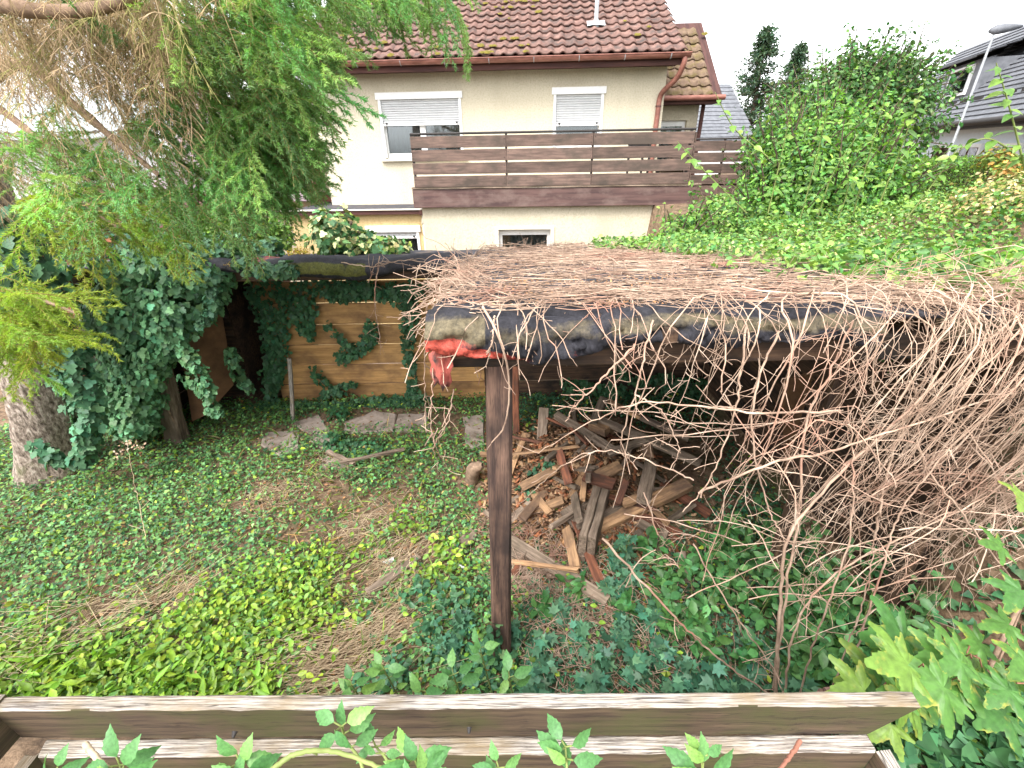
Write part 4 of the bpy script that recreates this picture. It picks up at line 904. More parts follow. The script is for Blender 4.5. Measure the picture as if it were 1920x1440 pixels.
z = ground_z(X, Y) + .012 + rng.uniform(0, 1, n)**1.5*(.07+.05*lush)
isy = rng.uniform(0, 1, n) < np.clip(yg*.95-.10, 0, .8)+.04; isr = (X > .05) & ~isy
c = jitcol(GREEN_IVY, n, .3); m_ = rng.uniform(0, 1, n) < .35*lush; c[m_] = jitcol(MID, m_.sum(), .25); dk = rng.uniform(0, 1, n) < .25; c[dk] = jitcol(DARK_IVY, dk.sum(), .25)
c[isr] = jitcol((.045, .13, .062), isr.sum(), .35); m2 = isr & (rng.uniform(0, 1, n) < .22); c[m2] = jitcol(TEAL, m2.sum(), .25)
sp2 = rng.uniform(0, 1, n) < .03; c[sp2] = jitcol((.26, .19, .06), sp2.sum(), .35)
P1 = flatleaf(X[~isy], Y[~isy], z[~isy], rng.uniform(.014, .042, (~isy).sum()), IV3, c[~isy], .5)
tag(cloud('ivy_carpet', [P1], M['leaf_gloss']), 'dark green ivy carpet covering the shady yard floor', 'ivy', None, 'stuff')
cy_ = jitcol(YG, isy.sum(), .28, .15); dd = rng.uniform(0, 1, isy.sum()) < .25; cy_[dd] = jitcol(MID, dd.sum(), .25)
P2 = flatleaf(X[isy], Y[isy], z[isy]+.03, rng.uniform(.02, .06, isy.sum()), OV6, cy_, .55)
tag(cloud('ground_weeds', [P2], M['leaf']), 'bright yellow green weeds spreading in front left of the yard', 'weeds', None, 'stuff')
n = 9000; X = rng.uniform(-5.5, .2, n); Y = rng.uniform(1.15, 4.6, n); k = rng.uniform(0, 1, n) < .12+.5*gauss(X, Y, YGL)+.35*gauss(X, Y, BARE); X, Y = X[k], Y[k]; n = len(X)
cg = jitcol((.2, .3, .06), n, .25); dd = rng.uniform(0, 1, n) < .3; cg[dd] = jitcol((.42, .34, .17), dd.sum(), .2); GB = (LAN[0]*np.array([.28, 1, 1]), LAN[1])
a = rng.uniform(0, 2*PI, n); hd0 = np.stack([np.cos(a), np.sin(a), rng.uniform(.2, 1.6, n)], -1)
tag(cloud('grass', [flatleaf(X, Y, ground_z(X, Y)+.01, rng.uniform(.08, .2, n), GB, cg, .8, hd0)], M['leaf']), 'thin grass blades among the weeds of the clearing', 'grass', None, 'stuff')
# bank in front of the planter and under the vine leaves
n = 21000; X = rng.uniform(.9, 3.6, n); Y = rng.uniform(.1, 2.3, n); k = (Y < 1.5) | (X > 2.56); X, Y = X[k], Y[k]; n = len(X); c = jitcol((.05, .14, .055), n, .3)
tag(cloud('ivy_carpet', [flatleaf(X, Y, ground_z(X, Y)+rng.uniform(.01, .12, n), rng.uniform(.03, .065, n), IV3, c, .8)], M['leaf_gloss']), 'ivy covering the bank under the large vine leaves', 'ivy', None, 'stuff')
# ---- dead leaves and straw
n = 7500; X = rng.uniform(-5.5, 2.3, n); Y = rng.uniform(1.2, 5.3, n); b_ = gauss(X, Y, BARE)+.7*gauss(X, Y, STONES)*(rng.uniform(0, 1, n) < .5); k = rng.uniform(0, 1, n) < .22+b_; X, Y = X[k], Y[k]; n = len(X)
cl = np.array([(.36, .19, .09), (.26, .13, .07), (.45, .3, .17), (.2, .11, .07), (.42, .22, .12)])[rng.integers(0, 5, n)]*rng.uniform(.6, 1.1, (n, 1))
tag(cloud('leaf_litter', [flatleaf(X, Y, ground_z(X, Y)+.012+rng.uniform(0, .03, n), rng.uniform(.02, .05, n), OV2, cl, .4)], M['litter']), 'brown dead leaves littering the bare patches of the yard', 'leaf litter', None, 'stuff')
def straws(lst, name, label, mat='straw', r=.0016):
    Ps = []
    for px, py, rad, cnt, ang, sp, ln, hz_ in lst:
        c0 = atz(px, py, 0); x = rng.normal(c0[0], rad*.55, cnt); y = rng.normal(c0[1], rad*.55, cnt); y = np.maximum(y, 1.15)
        a = ang + rng.normal(0, sp, cnt); l_ = ln*rng.uniform(.5, 1.3, cnt); t_ = np.linspace(-.5, .5, 4)[None]
        bend = rng.normal(0, .15, cnt)[:, None]*l_[:, None]*(t_**2)
        xx = x[:, None]+np.cos(a)[:, None]*l_[:, None]*t_-np.sin(a)[:, None]*bend; yy = y[:, None]+np.sin(a)[:, None]*l_[:, None]*t_+np.cos(a)[:, None]*bend
        zz = ground_z(xx, yy)+heap_z(xx, yy)*.9+.015+rng.uniform(0, hz_, cnt)[:, None]+rng.normal(0, .012, (cnt, 4))
        Ps.append(np.stack([xx, yy, zz], -1))
    P = np.concatenate(Ps); V, T = tubes(P, r*rng.uniform(.6, 1.3, (len(P), 1)), 3); tag(link(name, build(name, V, T, M[mat])), label, 'straw', None, 'stuff')
straws([(520, 930, .3, 170, .3, .9, .22, .05), (700, 990, .4, 210, .6, .8, .24, .05), (640, 1230, .45, 190, .55, .35, .42, .09), (740, 1170, .3, 120, .6, .4, .35, .06), (330, 1120, .35, 90, .9, .7, .35, .10), (200, 1180, .3, 80, .8, .6, .4, .12), (560, 1290, .3, 160, .12, .2, .5, .08), (760, 1060, .3, 160, .8, .5, .3, .05), (620, 880, .3, 120, .4, .8, .2, .04), (60, 1230, .3, 80, .3, .4, .5, .15)], 'dry_straw', 'dry straw and grass stalks lying in the bare patches left of the post')
straws([(1010, 1060, .35, 260, 0, 1.6, .22, .07), (1090, 1150, .4, 240, 0, 1.6, .22, .10), (1060, 1220, .4, 180, 0, 1.6, .24, .12), (980, 1090, .2, 240, 0, 1.6, .2, .08), (1250, 1200, .5, 160, 0, 1.6, .3, .15), (930, 1000, .25, 140, 0, 1.6, .2, .06), (1160, 1240, .35, 140, 0, 1.6, .24, .12)], 'dry_twigs', 'pinkish dry twig litter strewn on the ground right of the post', 'twig', .0022)
# white scraps of litter
for px, py, lab in ((615, 1037, 'crumpled white paper scrap on the bare patch'), (728, 1052, 'pale paper scrap beside the bare patch right of the weeds'), (862, 1062, 'pale crumpled scrap by the plank end left of the post')):
    c0 = atz(px, py, .05); q = rng.normal(0, .022, (14, 3))*np.array([1.3, 1, .5]); a = [(i_, (i_+1) % 14, (i_+5) % 14) for i_ in range(14)]
    tag(link('paper_scrap', build('paper_scrap', q, np.array(a), M['whitewall']), None, Matrix.Translation(c0)), lab, 'paper')

# ---- ivy
def ivy_strokes(strokes, dens, size, hang=.8, shell=True):
    """strokes: (polyline3d, radius0, radius1); leaves lie like shingles around the line"""
    pos, nor = [], []
    for pts, r0, r1 in strokes:
        s = spline(pts, 40); seg = np.linalg.norm(np.diff(s, axis=0), axis=1).sum(); n = max(6, int(seg*dens*(r0+r1)))
        t_ = rng.uniform(0, 1, n); i_ = np.minimum((t_*39).astype(int), 38); f = (t_*39-i_)[:, None]; c = s[i_]*(1-f)+s[i_+1]*f
        rr = (r0+(r1-r0)*t_)*(1+.25*np.sin(t_*23+r0*50))*rng.uniform(.55 if shell else 0, 1.1, n); a = rng.uniform(0, 2*PI, n)
        tt = nrm(np.gradient(s, axis=0))[i_]; e = nrm(np.cross(tt, np.array([0.02, 1, .1]))); g_ = np.cross(tt, e)
        d = np.cos(a)[:, None]*e+np.sin(a)[:, None]*g_; pos.append(c+d*rr[:, None]); nor.append(d*hang+np.array([0, -.25, .55])+rng.normal(0, .3, (n, 3)))
    pos, nor = np.concatenate(pos), np.concatenate(nor); n = len(pos)
    head = np.array([0, -.1, -1.0])+rng.normal(0, .45, (n, 3)); sz = rng.uniform(*size, n)
    return pos, nor, head, sz
IVYMESH = build('leaf', IVY[0], IVY[1], M['ivy1'])
OVMESH = build('leaf', SMOOTHLEAF[0], SMOOTHLEAF[1], M['laurel'], smooth=True)
CLEM = build('leaf', SERR[0], SERR[1], M['clematis'], smooth=True)
MAPM = build('leaf', MAPLE[0], MAPLE[1], M['vineleaf'], np.repeat(MAPLE[2][:, None], 3, 1), smooth=True)
def single_leaves(me, pos, nor, head, sz, parent, name='leaf'):
    A = frames(nor, head)
    for p_, a, s in zip(pos, A, sz):
        m4 = Matrix([list(r) for r in a]).to_4x4(); link(name, me, parent, Matrix.Translation(p_) @ m4 @ Matrix.Scale(float(s), 4))
def ivy_thing(name, label, strokes, dens, size, col, singles=0, stem=None, cat='ivy'):
    g = empty(name, tuple(np.array(strokes[0][0][0]))); tag(g, label, cat)
    pos, nor, head, sz = ivy_strokes(strokes, dens, size)
    if singles:
        d = np.linalg.norm(pos-EYE, axis=1); o = np.argsort(d)[:singles*3]; o = rng.permutation(o)[:singles]
        single_leaves(IVYMESH, pos[o], nor[o], head[o], sz[o]*1.1, g); k = np.ones(len(pos), bool); k[o] = False; pos, nor, head, sz = pos[k], nor[k], head[k], sz[k]
    c = jitcol(col, len(pos), .32); o_ = cloud('foliage', [inst(IVY[0], IVY[1], frames(nor, head)*sz[:, None, None], pos, c)], M['leaf_gloss'], g); o_['kind'] = 'stuff'
    if stem is not None:
        V, T = tubes(np.stack([spline(s, 16) for s in stem]), .009, 5); link('stem', build('stem', V, T, M['branch']), g)
    return g
A_ = lambda *q: at(*q)
ivy_thing('ivy_plant', 'thick ivy column swallowing the leaning shed post', [
    ([at(345, 470, 4.2), at(335, 550, 4.15), at(318, 610, 4.1), at(308, 660, 4.15)], .36, .10), ([at(240, 480, 4.25), at(250, 600, 4.25), at(255, 700, 4.3), at(250, 800, 4.2)], .3, .26),
    ([at(285, 640, 4.05), at(262, 740, 4.1), at(246, 810, 4.05)], .17, .15), ([at(420, 500, 4.2), at(400, 560, 4.2), at(385, 600, 4.25)], .1, .05), ([at(330, 640, 4.0), at(375, 700, 3.95), at(395, 760, 3.9), at(405, 775, 3.9)], .07, .03),
    ([at(345, 700, 4.05), at(370, 730, 4.0), at(400, 732, 3.95)], .05, .02), ([at(200, 560, 4.4), at(215, 660, 4.4), at(225, 760, 4.3)], .22, .2), ([at(430, 650, 4.6), at(445, 700, 4.6), at(470, 730, 4.7)], .06, .04)],
    3600, (.036, .075), (.09, .205, .09), 240, [[(-3.8, 4.38, 0), (-3.7, 4.25, .6), (-3.62, 4.2, 1.2), (-3.5, 4.15, 2.0)]])
ivy_thing('ivy_plant', 'ivy blanket on the left end of the shed roof', [
    ([at(190, 478, 4.3), at(280, 475, 4.35), at(350, 470, 4.4), at(440, 480, 4.4)], .24, .12), ([at(240, 465, 4.9), at(330, 462, 4.9), at(430, 464, 4.9), at(520, 468, 4.9)], .2, .1), ([at(440, 490, 4.1), at(500, 505, 4.08), at(545, 500, 4.05)], .07, .04), ([at(395, 500, 4.05), at(398, 545, 4.0), at(385, 590, 4.0), at(372, 610, 4.0)], .06, .02),
    ([at(520, 505, 4.08), at(548, 500, 4.06), at(552, 515, 4.06)], .06, .03)],
    2900, (.04, .075), (.075, .17, .09), 90)
ivy_thing('ivy_plant', 'ivy climbing the spruce trunk at the left edge', [
    ([at(10, 400, 3.6), at(40, 470, 3.55), at(60, 560, 3.55)], .26, .22), ([at(-10, 440, 3.5), at(10, 540, 3.5), at(30, 600, 3.5)], .25, .2), ([at(120, 640, 3.6), at(140, 700, 3.55), at(150, 740, 3.55)], .14, .1), ([at(60, 830, 3.5), at(90, 850, 3.45), at(110, 870, 3.45)], .06, .05), ([at(150, 740, 3.55), at(165, 800, 3.5), at(150, 860, 3.5)], .1, .06), ([at(95, 600, 3.6), at(120, 660, 3.55), at(135, 720, 3.5)], .12, .1)],
    2300, (.05, .10), (.065, .155, .075), 60)
def wall_ivy(label, Yp, strokes, size=(.032, .07), col=DARK_IVY, dens=1500):
    pos = []
    for pts, r0, r1 in strokes:
        s = spline([at(x, y, Yp) for x, y in pts], 30); ln = np.linalg.norm(np.diff(s, axis=0), axis=1).sum(); n = max(5, int(ln*(r0+r1)*dens)); t_ = rng.uniform(0, 1, n); i_ = (t_*29).astype(int); rr = (r0+(r1-r0)*t_)*np.sqrt(rng.uniform(0, 1, n)); a = rng.uniform(0, 2*PI, n)
        pos.append(s[i_]+np.stack([np.cos(a)*rr, -rng.uniform(0, .09, n), np.sin(a)*rr], -1))
    pos = np.concatenate(pos); n = len(pos); pos[:, 2] = np.maximum(pos[:, 2], .03)
    nor = np.array([0, -1, .45])+rng.normal(0, .35, (n, 3)); head = np.array([0, -.2, -1])+rng.normal(0, .5, (n, 3)); sz = rng.uniform(*size, n)
    g = empty('ivy_plant', tuple(pos[0])); tag(g, label, 'ivy'); c = jitcol(col, n, .3)
    o_ = cloud('foliage', [inst(IVY[0], IVY[1], frames(nor, head)*sz[:, None, None], pos, c)], M['leaf_gloss'], g); o_['kind'] = 'stuff'
wall_ivy('broad ivy curtain on the left half of the plank wall', 5.28, [([(500, 530), (512, 600), (520, 670), (512, 720)], .26, .10), ([(555, 530), (570, 590), (580, 630)], .25, .08), ([(610, 600), (650, 640), (670, 660)], .06, .05), ([(600, 530), (640, 545), (700, 540)], .16, .1), ([(590, 690), (620, 725), (650, 735)], .08, .03), ([(640, 670), (690, 640), (700, 600)], .1, .08), ([(500, 700), (515, 740), (500, 760)], .1, .08)])
wall_ivy('narrow ivy strand climbing the middle of the plank wall', 5.28, [([(770, 530), (765, 600), (768, 660), (775, 720), (770, 745)], .09, .07), ([(740, 545), (760, 570), (790, 600)], .14, .08), ([(650, 530), (720, 545), (800, 540)], .12, .1), ([(600, 740), (640, 722), (670, 715)], .05, .04)])
wall_ivy('low ivy fringe along the foot of the plank wall', 5.2, [([(560, 760), (640, 756), (720, 750), (795, 748)], .10, .09), ([(640, 790), (650, 780), (670, 770)], .12, .1), ([(470, 770), (510, 775), (545, 765)], .1, .1), ([(700, 760), (750, 752), (800, 745)], .08, .08)])
wall_ivy('ivy creeping over the dark wall behind the timber heap', 5.26, [([(1060, 720), (1110, 725), (1180, 730)], .12, .1), ([(1250, 730), (1300, 725), (1370, 760)], .16, .2), ([(1010, 740), (1020, 780)], .08, .06), ([(1150, 690), (1200, 710), (1260, 700)], .08, .06)])
ivy_thing('ivy_plant', 'small ivy shoots clinging to the foot of the front post', [([(-.17, 1.75, .02), (-.15, 1.75, .2), (-.13, 1.75, .42)], .06, .03), ([(-.03, 1.74, .02), (-.02, 1.74, .15)], .07, .03), ([(-.2, 1.72, .0), (0, 1.7, .03)], .1, .08)], 2600, (.03, .055), (.035, .1, .045), 24)
ivy_thing('ivy_plant', 'ivy tuft growing on the splintered wood right of the post', [([atz(1010, 905, .15), atz(1020, 885, .25), atz(1030, 875, .28)], .13, .1), ([atz(985, 935, .1), atz(1000, 920, .18)], .1, .08)], 2200, (.035, .06), (.035, .10, .05), 20)
ivy_thing('ivy_plant', 'ivy mound between the flagstones', [([atz(620, 830, .03), atz(650, 838, .03), atz(720, 842, .03)], .13, .1), ([atz(625, 790, .05), atz(640, 770, .08)], .14, .1)], 2000, (.035, .06), (.035, .11, .045))

# ---- vine carpet over the roof and bank on the right
def carpet_z(X, Y):
    zr = roof_z(Y)+.05; zb = ground_z(X, Y)+.10
    m_ = sstep(2.35, 2.8, X)*(Y < 5.6) + (Y >= 5.6)*1.0
    return zr*(1-m_)+np.maximum(zb, zr*(Y < 5.6)*(X < 3.2))*m_ + .05*sn(X, Y, 4, 4)
N = 105000; X = rng.uniform(.6, 9.5, N); Y = rng.uniform(1.6, 9.2, N)
edge = np.array([at_roof(x, y)[:2] for x, y in ((1120, 474), (1230, 486), (1330, 500), (1430, 512), (1560, 532), (1650, 552), (1760, 566), (1900, 578), (2100, 590))])
yb = np.interp(X, edge[:, 0], edge[:, 1], left=9, right=1.5)
sd_ = Y-yb + .28*sn(X, Y, 3.5, 5)
k = (rng.uniform(0, 1, N) < sstep(-.4, .12, sd_)) & ~((Y > 5.55) & (X < 2.2+.45*(Y-5.5))) & (Y < 9.0 - .0*X)
k |= (rng.uniform(0, 1, N) < .06) & (sd_ > -1.5) & (X > 1.3) & (Y < 5.4)
k &= rng.uniform(0, 1, N) < np.clip(1.25-.085*np.hypot(X, Y), .25, 1); k &= ~((Y > 7.6) & (X > 5.5))
X, Y = X[k], Y[k]; n = len(X); z = carpet_z(X, Y)+rng.uniform(-.03, .10, n)+.05*sn(X, Y, 9, 2)
c = jitcol((.17, .31, .065), n, .3, .15); d = rng.uniform(0, 1, n) < .28+.3*sn(X, Y, 3.3, 1); c[d] = jitcol((.06, .15, .035), d.sum(), .3)
cream = (rng.uniform(0, 1, n) < .30*sstep(-.3, .6, sn(X, Y, 2.6, 6))); c[cream] = jitcol((.42, .40, .20), cream.sum(), .15)
P = flatleaf(X, Y, z, rng.uniform(.022, .07, n)*np.where(cream, .6, 1), OV6, c, .75)
tag(cloud('vine_carpet', [P], M['leaf']), 'fresh green climber with cream blossom carpeting the roof and bank', 'climber', None, 'stuff')
# bleached brown shrub mound at the right edge
def mound_cloud(name, label, blobs, n, size, tpl, cols, mat='leaf', cat='shrub', stems=None, parent=None, flat=.5, sprig=0.0):
    g = parent or empty(name, (blobs[0][0][0], blobs[0][0][1], float(ground_z(blobs[0][0][0], blobs[0][0][1]))))
    if not parent: tag(g, label, cat)
    vol = np.array([b_[1][0]*b_[1][1]*b_[1][2] for b_ in blobs])**(2/3); pr = vol/vol.sum(); bi = rng.choice(len(blobs), n, p=pr)
    C0 = np.array([b_[0] for b_ in blobs])[bi]; R0 = np.array([b_[1] for b_ in blobs])[bi]
    d = nrm(rng.normal(size=(n, 3))); r = rng.uniform(0, 1, n)**.45*(1+.38*sn(d[:, 0]*3+bi, d[:, 1]*3+d[:, 2]*2, 2.2, 7))
    pos = C0+d*R0*r[:, None]
    if sprig:                                   # a quarter of the leaves sit on young twigs that break the outline
        k_ = n//4; m_ = k_//14; sb = rng.integers(0, n, m_); out = nrm(d[sb]+np.array([0, 0, .7])+rng.normal(0, .35, (m_, 3))); root = C0[sb]+d[sb]*R0[sb]*.85; sl = rng.uniform(.25, sprig, m_)
        q_ = rng.integers(0, m_, k_); u_ = rng.uniform(0, 1, k_); pos[:k_] = root[q_]+out[q_]*(sl[q_]*u_)[:, None]+rng.normal(0, .035, (k_, 3)); d[:k_] = nrm(out[q_]*.6+rng.normal(0, .7, (k_, 3)))
        V, T = tubes(np.stack([root, root+out*sl[:, None]*.5, root+out*sl[:, None]], 1), [[.012, .008, .004]], 4); link('twigs', build('twigs', V, T, M['trunk']), g)['kind'] = 'stuff'
    nor = d*.8+np.array([0, -.1, flat])+rng.normal(0, .45, (n, 3)); head = d+np.array([0, 0, -.25])+rng.normal(0, .6, (n, 3))
    w_ = rng.choice(len(cols), n, p=[q[1] for q in cols]); c = np.zeros((n, 3))
    for q in range(len(cols)): c[w_ == q] = jitcol(cols[q][0], (w_ == q).sum(), .25)
    cl_ = np.exp(.22*sn(pos[:, 0]*2+pos[:, 2], pos[:, 1]*2-pos[:, 2], 3.0, 8))[:, None]; c = c*cl_; c = c*np.where(rng.uniform(0, 1, (n, 1)) < .12, 1.7, 1.0)
    o_ = cloud('foliage', [inst(tpl[0], tpl[1], frames(nor, head)*rng.uniform(*size, n)[:, None, None], pos, c)], M[mat], g); o_['kind'] = 'stuff'
    if stems:
        P = np.stack([spline(s, 10) for s in stems]); V, T = tubes(P, np.linspace(.03, .006, 10)[None], 6); link('trunk', build('trunk', V, T, M['trunk'], smooth=True), g)
    return g
def sprays(c, R, base, n=9):
    return [[base+rng.normal(0, .05, 3)*np.array([1, 1, 0]), (np.array(base)+np.array(c))/2+rng.normal(0, .12, 3), np.array(c)+nrm(rng.normal(size=3)+np.array([0, 0, .6]))*np.array(R)*rng.uniform(.3, .72)] for _ in range(n)]
c0 = at(1905, 395, 4.6)
mound_cloud('dry_shrub', 'bleached brown shrub mound at the right edge above the bank', [(c0, (.55, .6, .34)), (at(1860, 440, 4.6), (.5, .5, .22)), (at(1960, 420, 4.4), (.5, .6, .35))], 9000, (.03, .055), OV2, [((.34, .27, .12), .5), ((.2, .2, .06), .3), ((.45, .36, .2), .2)], 'litter')
# shrubs
b1 = at(1480, 440, 6.4)
B = lambda px, py, Y_, r: (at(px, py, Y_), r)
mound_cloud('laurel_shrub', 'broad leafy green shrub beside the terrace', [B(1440, 410, 6.6, (.6, .7, .42)), B(1520, 350, 6.9, (.75, .8, .62)), B(1600, 360, 7.0, (.8, .7, .62)), B(1350, 440, 6.4, (.42, .45, .24)), B(1300, 425, 6.9, (.3, .4, .28)), B(1490, 300, 7.4, (.6, .7, .5)), B(1560, 270, 7.6, (.9, .7, .6)), B(1640, 350, 7.2, (.5, .6, .5)), B(1270, 455, 6.2, (.4, .4, .22))],
    21000, (.045, .09), OV6, [((.095, .215, .04), .5), ((.155, .295, .05), .35), ((.045, .12, .035), .15)], 'leaf', 'shrub', sprays(at(1520, 330, 7.0), (1.1, .5, .7), np.array([4.3, 6.7, 1.9]), 14), sprig=.55)
mound_cloud('dark_tree', 'dense dark green tree standing behind the leafy shrub', [B(1500, 270, 9.5, (.8, 1.0, .8)), B(1570, 215, 10, (1.1, 1.0, .9)), B(1650, 175, 10.2, (.8, .9, .7)), B(1540, 215, 10, (.8, .9, .65)), B(1455, 310, 9.0, (.5, .8, .8)), B(1660, 240, 10, (.8, 1, .9)), B(1620, 130, 10.3, (.45, .6, .4)), B(1680, 135, 10.3, (.3, .4, .5)), B(1585, 150, 10.2, (.35, .5, .4))],
    24000, (.055, .11), OV6, [((.05, .125, .032), .6), ((.09, .19, .04), .3), ((.12, .16, .06), .1)], 'leaf', 'tree', sprays(at(1620, 190, 10), (1.8, 1, 1.3), np.array([6.3, 9.8, 1.9]), 22), sprig=.65)
mound_cloud('dark_shrub', 'dark green shrub filling the corner below the terrace railing', [B(1440, 370, 7.6, (.35, .45, .55)), B(1460, 320, 8.0, (.4, .5, .7)), B(1380, 420, 7.2, (.35, .4, .3))], 4200, (.07, .12), OV6, [((.03, .085, .032), .7), ((.06, .14, .035), .3)], 'leaf', 'shrub', sprays(at(1400, 350, 7.8), (.5, .4, .6), np.array([3.6, 7.6, 1.9]), 8))
mound_cloud('orange_shrub', 'small shrub with orange tinged leaves below the street lamp', [B(1872, 300, 7.4, (.18, .3, .16)), B(1890, 325, 7.0, (.16, .2, .14))], 600, (.05, .09), OV6, [((.30, .17, .04), .3), ((.14, .20, .04), .7)], 'leaf', 'shrub', sprays(at(1880, 310, 7.2), (.3, .3, .3), np.array([7.2, 7.2, 2.2]), 5))
mound_cloud('variegated_shrub', 'variegated ivy bush growing on the rear roof edge', [B(630, 440, 5.2, (.26, .3, .26)), B(660, 455, 5.2, (.3, .3, .16)), B(612, 425, 5.3, (.12, .15, .2)), B(720, 462, 5.2, (.28, .3, .10))], 1900, (.05, .085), IVY, [((.07, .16, .06), .55), ((.42, .42, .20), .3), ((.16, .24, .05), .15)], 'leaf_gloss', 'shrub', sprays(at(640, 440, 5.2), (.2, .2, .25), np.array(at(640, 476, 5.2)), 8))
mound_cloud('bright_shrub', 'bright small leaved shrub left of the annex wall', [B(470, 430, 5.6, (.42, .4, .3)), B(520, 440, 5.6, (.22, .3, .22)), B(430, 450, 5.6, (.4, .4, .2))], 4200, (.035, .065), OV6, [((.11, .22, .03), .6), ((.2, .3, .05), .25), ((.05, .12, .03), .15)], 'leaf', 'shrub', sprays(at(470, 430, 5.6), (.3, .3, .25), np.array([-2.6, 5.7, .0]), 10))
mound_cloud('moss_tuft', 'yellow stonecrop tuft on the rear roof edge beside the ivy', [B(445, 494, 4.15, (.1, .05, .03)), B(560, 472, 4.6, (.12, .1, .04))], 700, (.012, .022), OV2, [((.34, .27, .03), .8), ((.3, .12, .04), .2)], 'leaf', 'moss')
# clipped hedge
hd = empty('clipped_hedge', (7.2, 8.2, 2.0)); tag(hd, 'clipped bright green hedge in front of the pale blue house', 'hedge')
n = 34000; hx0, hx1 = at(1690, 330, 8.4)[0], 11.5; f = rng.integers(0, 3, n); x = rng.uniform(hx0, hx1, n); y = np.where(f < 2, 8.15+rng.uniform(-.03, .22, n), rng.uniform(8.15, 9.1, n)); zt = 2.72+.04*sn(x, x, 3, 2)
z = np.where(f < 2, rng.uniform(2.0, 2.74, n), zt+rng.uniform(-.15, .03, n))
nor = np.where((f < 2)[:, None], np.array([0, -1, .5]), np.array([0, -.2, 1.0]))+rng.normal(0, .5, (n, 3)); c = jitcol((.105, .21, .022), n, .3); dk = rng.uniform(0, 1, n) < .3; c[dk] = jitcol((.05, .12, .02), dk.sum(), .2)
o_ = cloud('foliage', [inst(OV6[0], OV6[1], frames(nor, rng.normal(size=(n, 3)))*rng.uniform(.018, .036, n)[:, None, None], np.stack([x, y, z], -1), c)], M['leaf'], hd); o_['kind'] = 'stuff'
box('core', hx0+.1, hx1-.1, 8.3, 9.0, 1.8, 2.62, M['trunk'], hd)
# far conifers
def conifer(label, base, h, r):
    g = empty('conifer_tree', base); tag(g, label, 'tree', 'far conifers')
    b0 = np.array(base); V, T = tubes(np.array([[b0, b0+(0, 0, h*.5), b0+(0, 0, h)]]), [[.22, .12, .02]], 8); link('trunk', build('trunk', V, T, M['trunk']), g)
    n = 300; hh = rng.uniform(0, 1, n)**.9; a = rng.uniform(0, 2*PI, n); ln = r*(1-hh)**.75*rng.uniform(.35, 1.25, n)*(1+.3*np.sin(hh*40))+.15
    d = np.stack([np.cos(a), np.sin(a), rng.uniform(-.25, .3, n)], -1); P0 = b0+np.stack([0*a, 0*a, hh*h], -1)
    P = P0[:, None]+d[:, None]*ln[:, None, None]*np.linspace(0, 1, 5)[None, :, None]; P[:, :, 2] += -.12*ln[:, None]*np.linspace(0, 1, 5)[None]**2
    V, T = tubes(P, np.linspace(.03, .008, 5)[None], 3); link('branches', build('branches', V, T, M['trunk']), g)['kind'] = 'stuff'
    m_ = 26; t_ = rng.uniform(.1, 1, (n, m_)); pos = P0[:, None]+d[:, None]*(ln[:, None]*t_)[..., None]+rng.normal(0, .08, (n, m_, 3)); pos = pos.reshape(-1, 3); N_ = len(pos)
    hd_ = np.repeat(d, m_, 0)+rng.normal(0, .6, (N_, 3)); sz = rng.uniform(.14, .3, N_)
    c = jitcol((.045, .085, .045), N_, .3); o_ = cloud('crown', [inst(LAN[0]*np.array([1.6, 1, 1]), LAN[1], frames(rng.normal(size=(N_, 3))+np.array([0, 0, .6]), hd_)*sz[:, None, None], pos, c)], M['leaf'], g); o_['kind'] = 'stuff'
conifer('taller dark conifer on the skyline right of the house', (14.0, 30, .5), 8.1, 2.7); conifer('shorter conifer on the skyline behind the dark tree', (18.1, 34, 1.0), 7.5, 2.5)
# young shoots with single leaves
def shoot(label, pts, nleaf, size, me=OVMESH, name='leafy_shoot', rad=.008, cat='shrub', droop=-.1, pairs=True, stem='stem_green', group='leafy shoots on the bank', two=False):
    s = spline(pts, 30); g = empty(name, tuple(s[0])); tag(g, label, cat, group)
    V, T = tubes(s[None], np.linspace(rad, rad*.35, 30)[None], 6); link('stem', build('stem', V, T, M[stem], smooth=True), g)
    tt = nrm(np.gradient(s, axis=0)); pos, nor, head, sz = [], [], [], []
    for k in range(nleaf):
        u = .12+.88*(k+.5)/nleaf; i_ = min(29, int(u*29)); a = k*2.4 + random.uniform(-.4, .4); e = nrm(np.cross(tt[i_], np.array([.2, 1, .1]))); f_ = np.cross(tt[i_], e)
        h = math.cos(a)*e+math.sin(a)*f_+tt[i_]*.55+np.array([0, -.1, droop]); pos.append(s[i_]); head.append(h); nor.append(np.array([0, -.35, .8])+tt[i_]*.3+rng.normal(0, .25, 3)); sz.append(size*random.uniform(.65, 1.15)*(1 if u < .85 else .7))
    single_leaves(me, pos, nor, head, sz, g)
    return g
Q = lambda l: [at(*q) for q in l]
shoot('tall leafy shoot rising in the middle of the green shrub', Q([(1490, 450, 5.4), (1530, 300, 5.3), (1555, 185, 5.2)]), 22, .12)
shoot('leafy shoot arching left across the terrace railing corner', Q([(1400, 400, 5.6), (1325, 325, 5.5), (1270, 265, 5.4)]), 20, .11)
shoot('leafy shoot rising towards the grey roof dormer', Q([(1648, 385, 5.0), (1700, 250, 4.9), (1732, 155, 4.8)]), 20, .12)
shoot('big leaved shoot at the right edge in front of the grey roof', Q([(1925, 330, 3.9), (1895, 210, 3.85), (1868, 118, 3.8)]), 20, .12)
shoot('big leaved shoot leaning left from the right edge over the hedge', Q([(1930, 310, 3.9), (1850, 260, 3.9), (1770, 300, 4.0)]), 10, .11)
shoot('leafy shoot crossing in front of the far grey roof', Q([(1440, 295, 5.8), (1378, 242, 5.7), (1340, 172, 5.6)]), 13, .12)
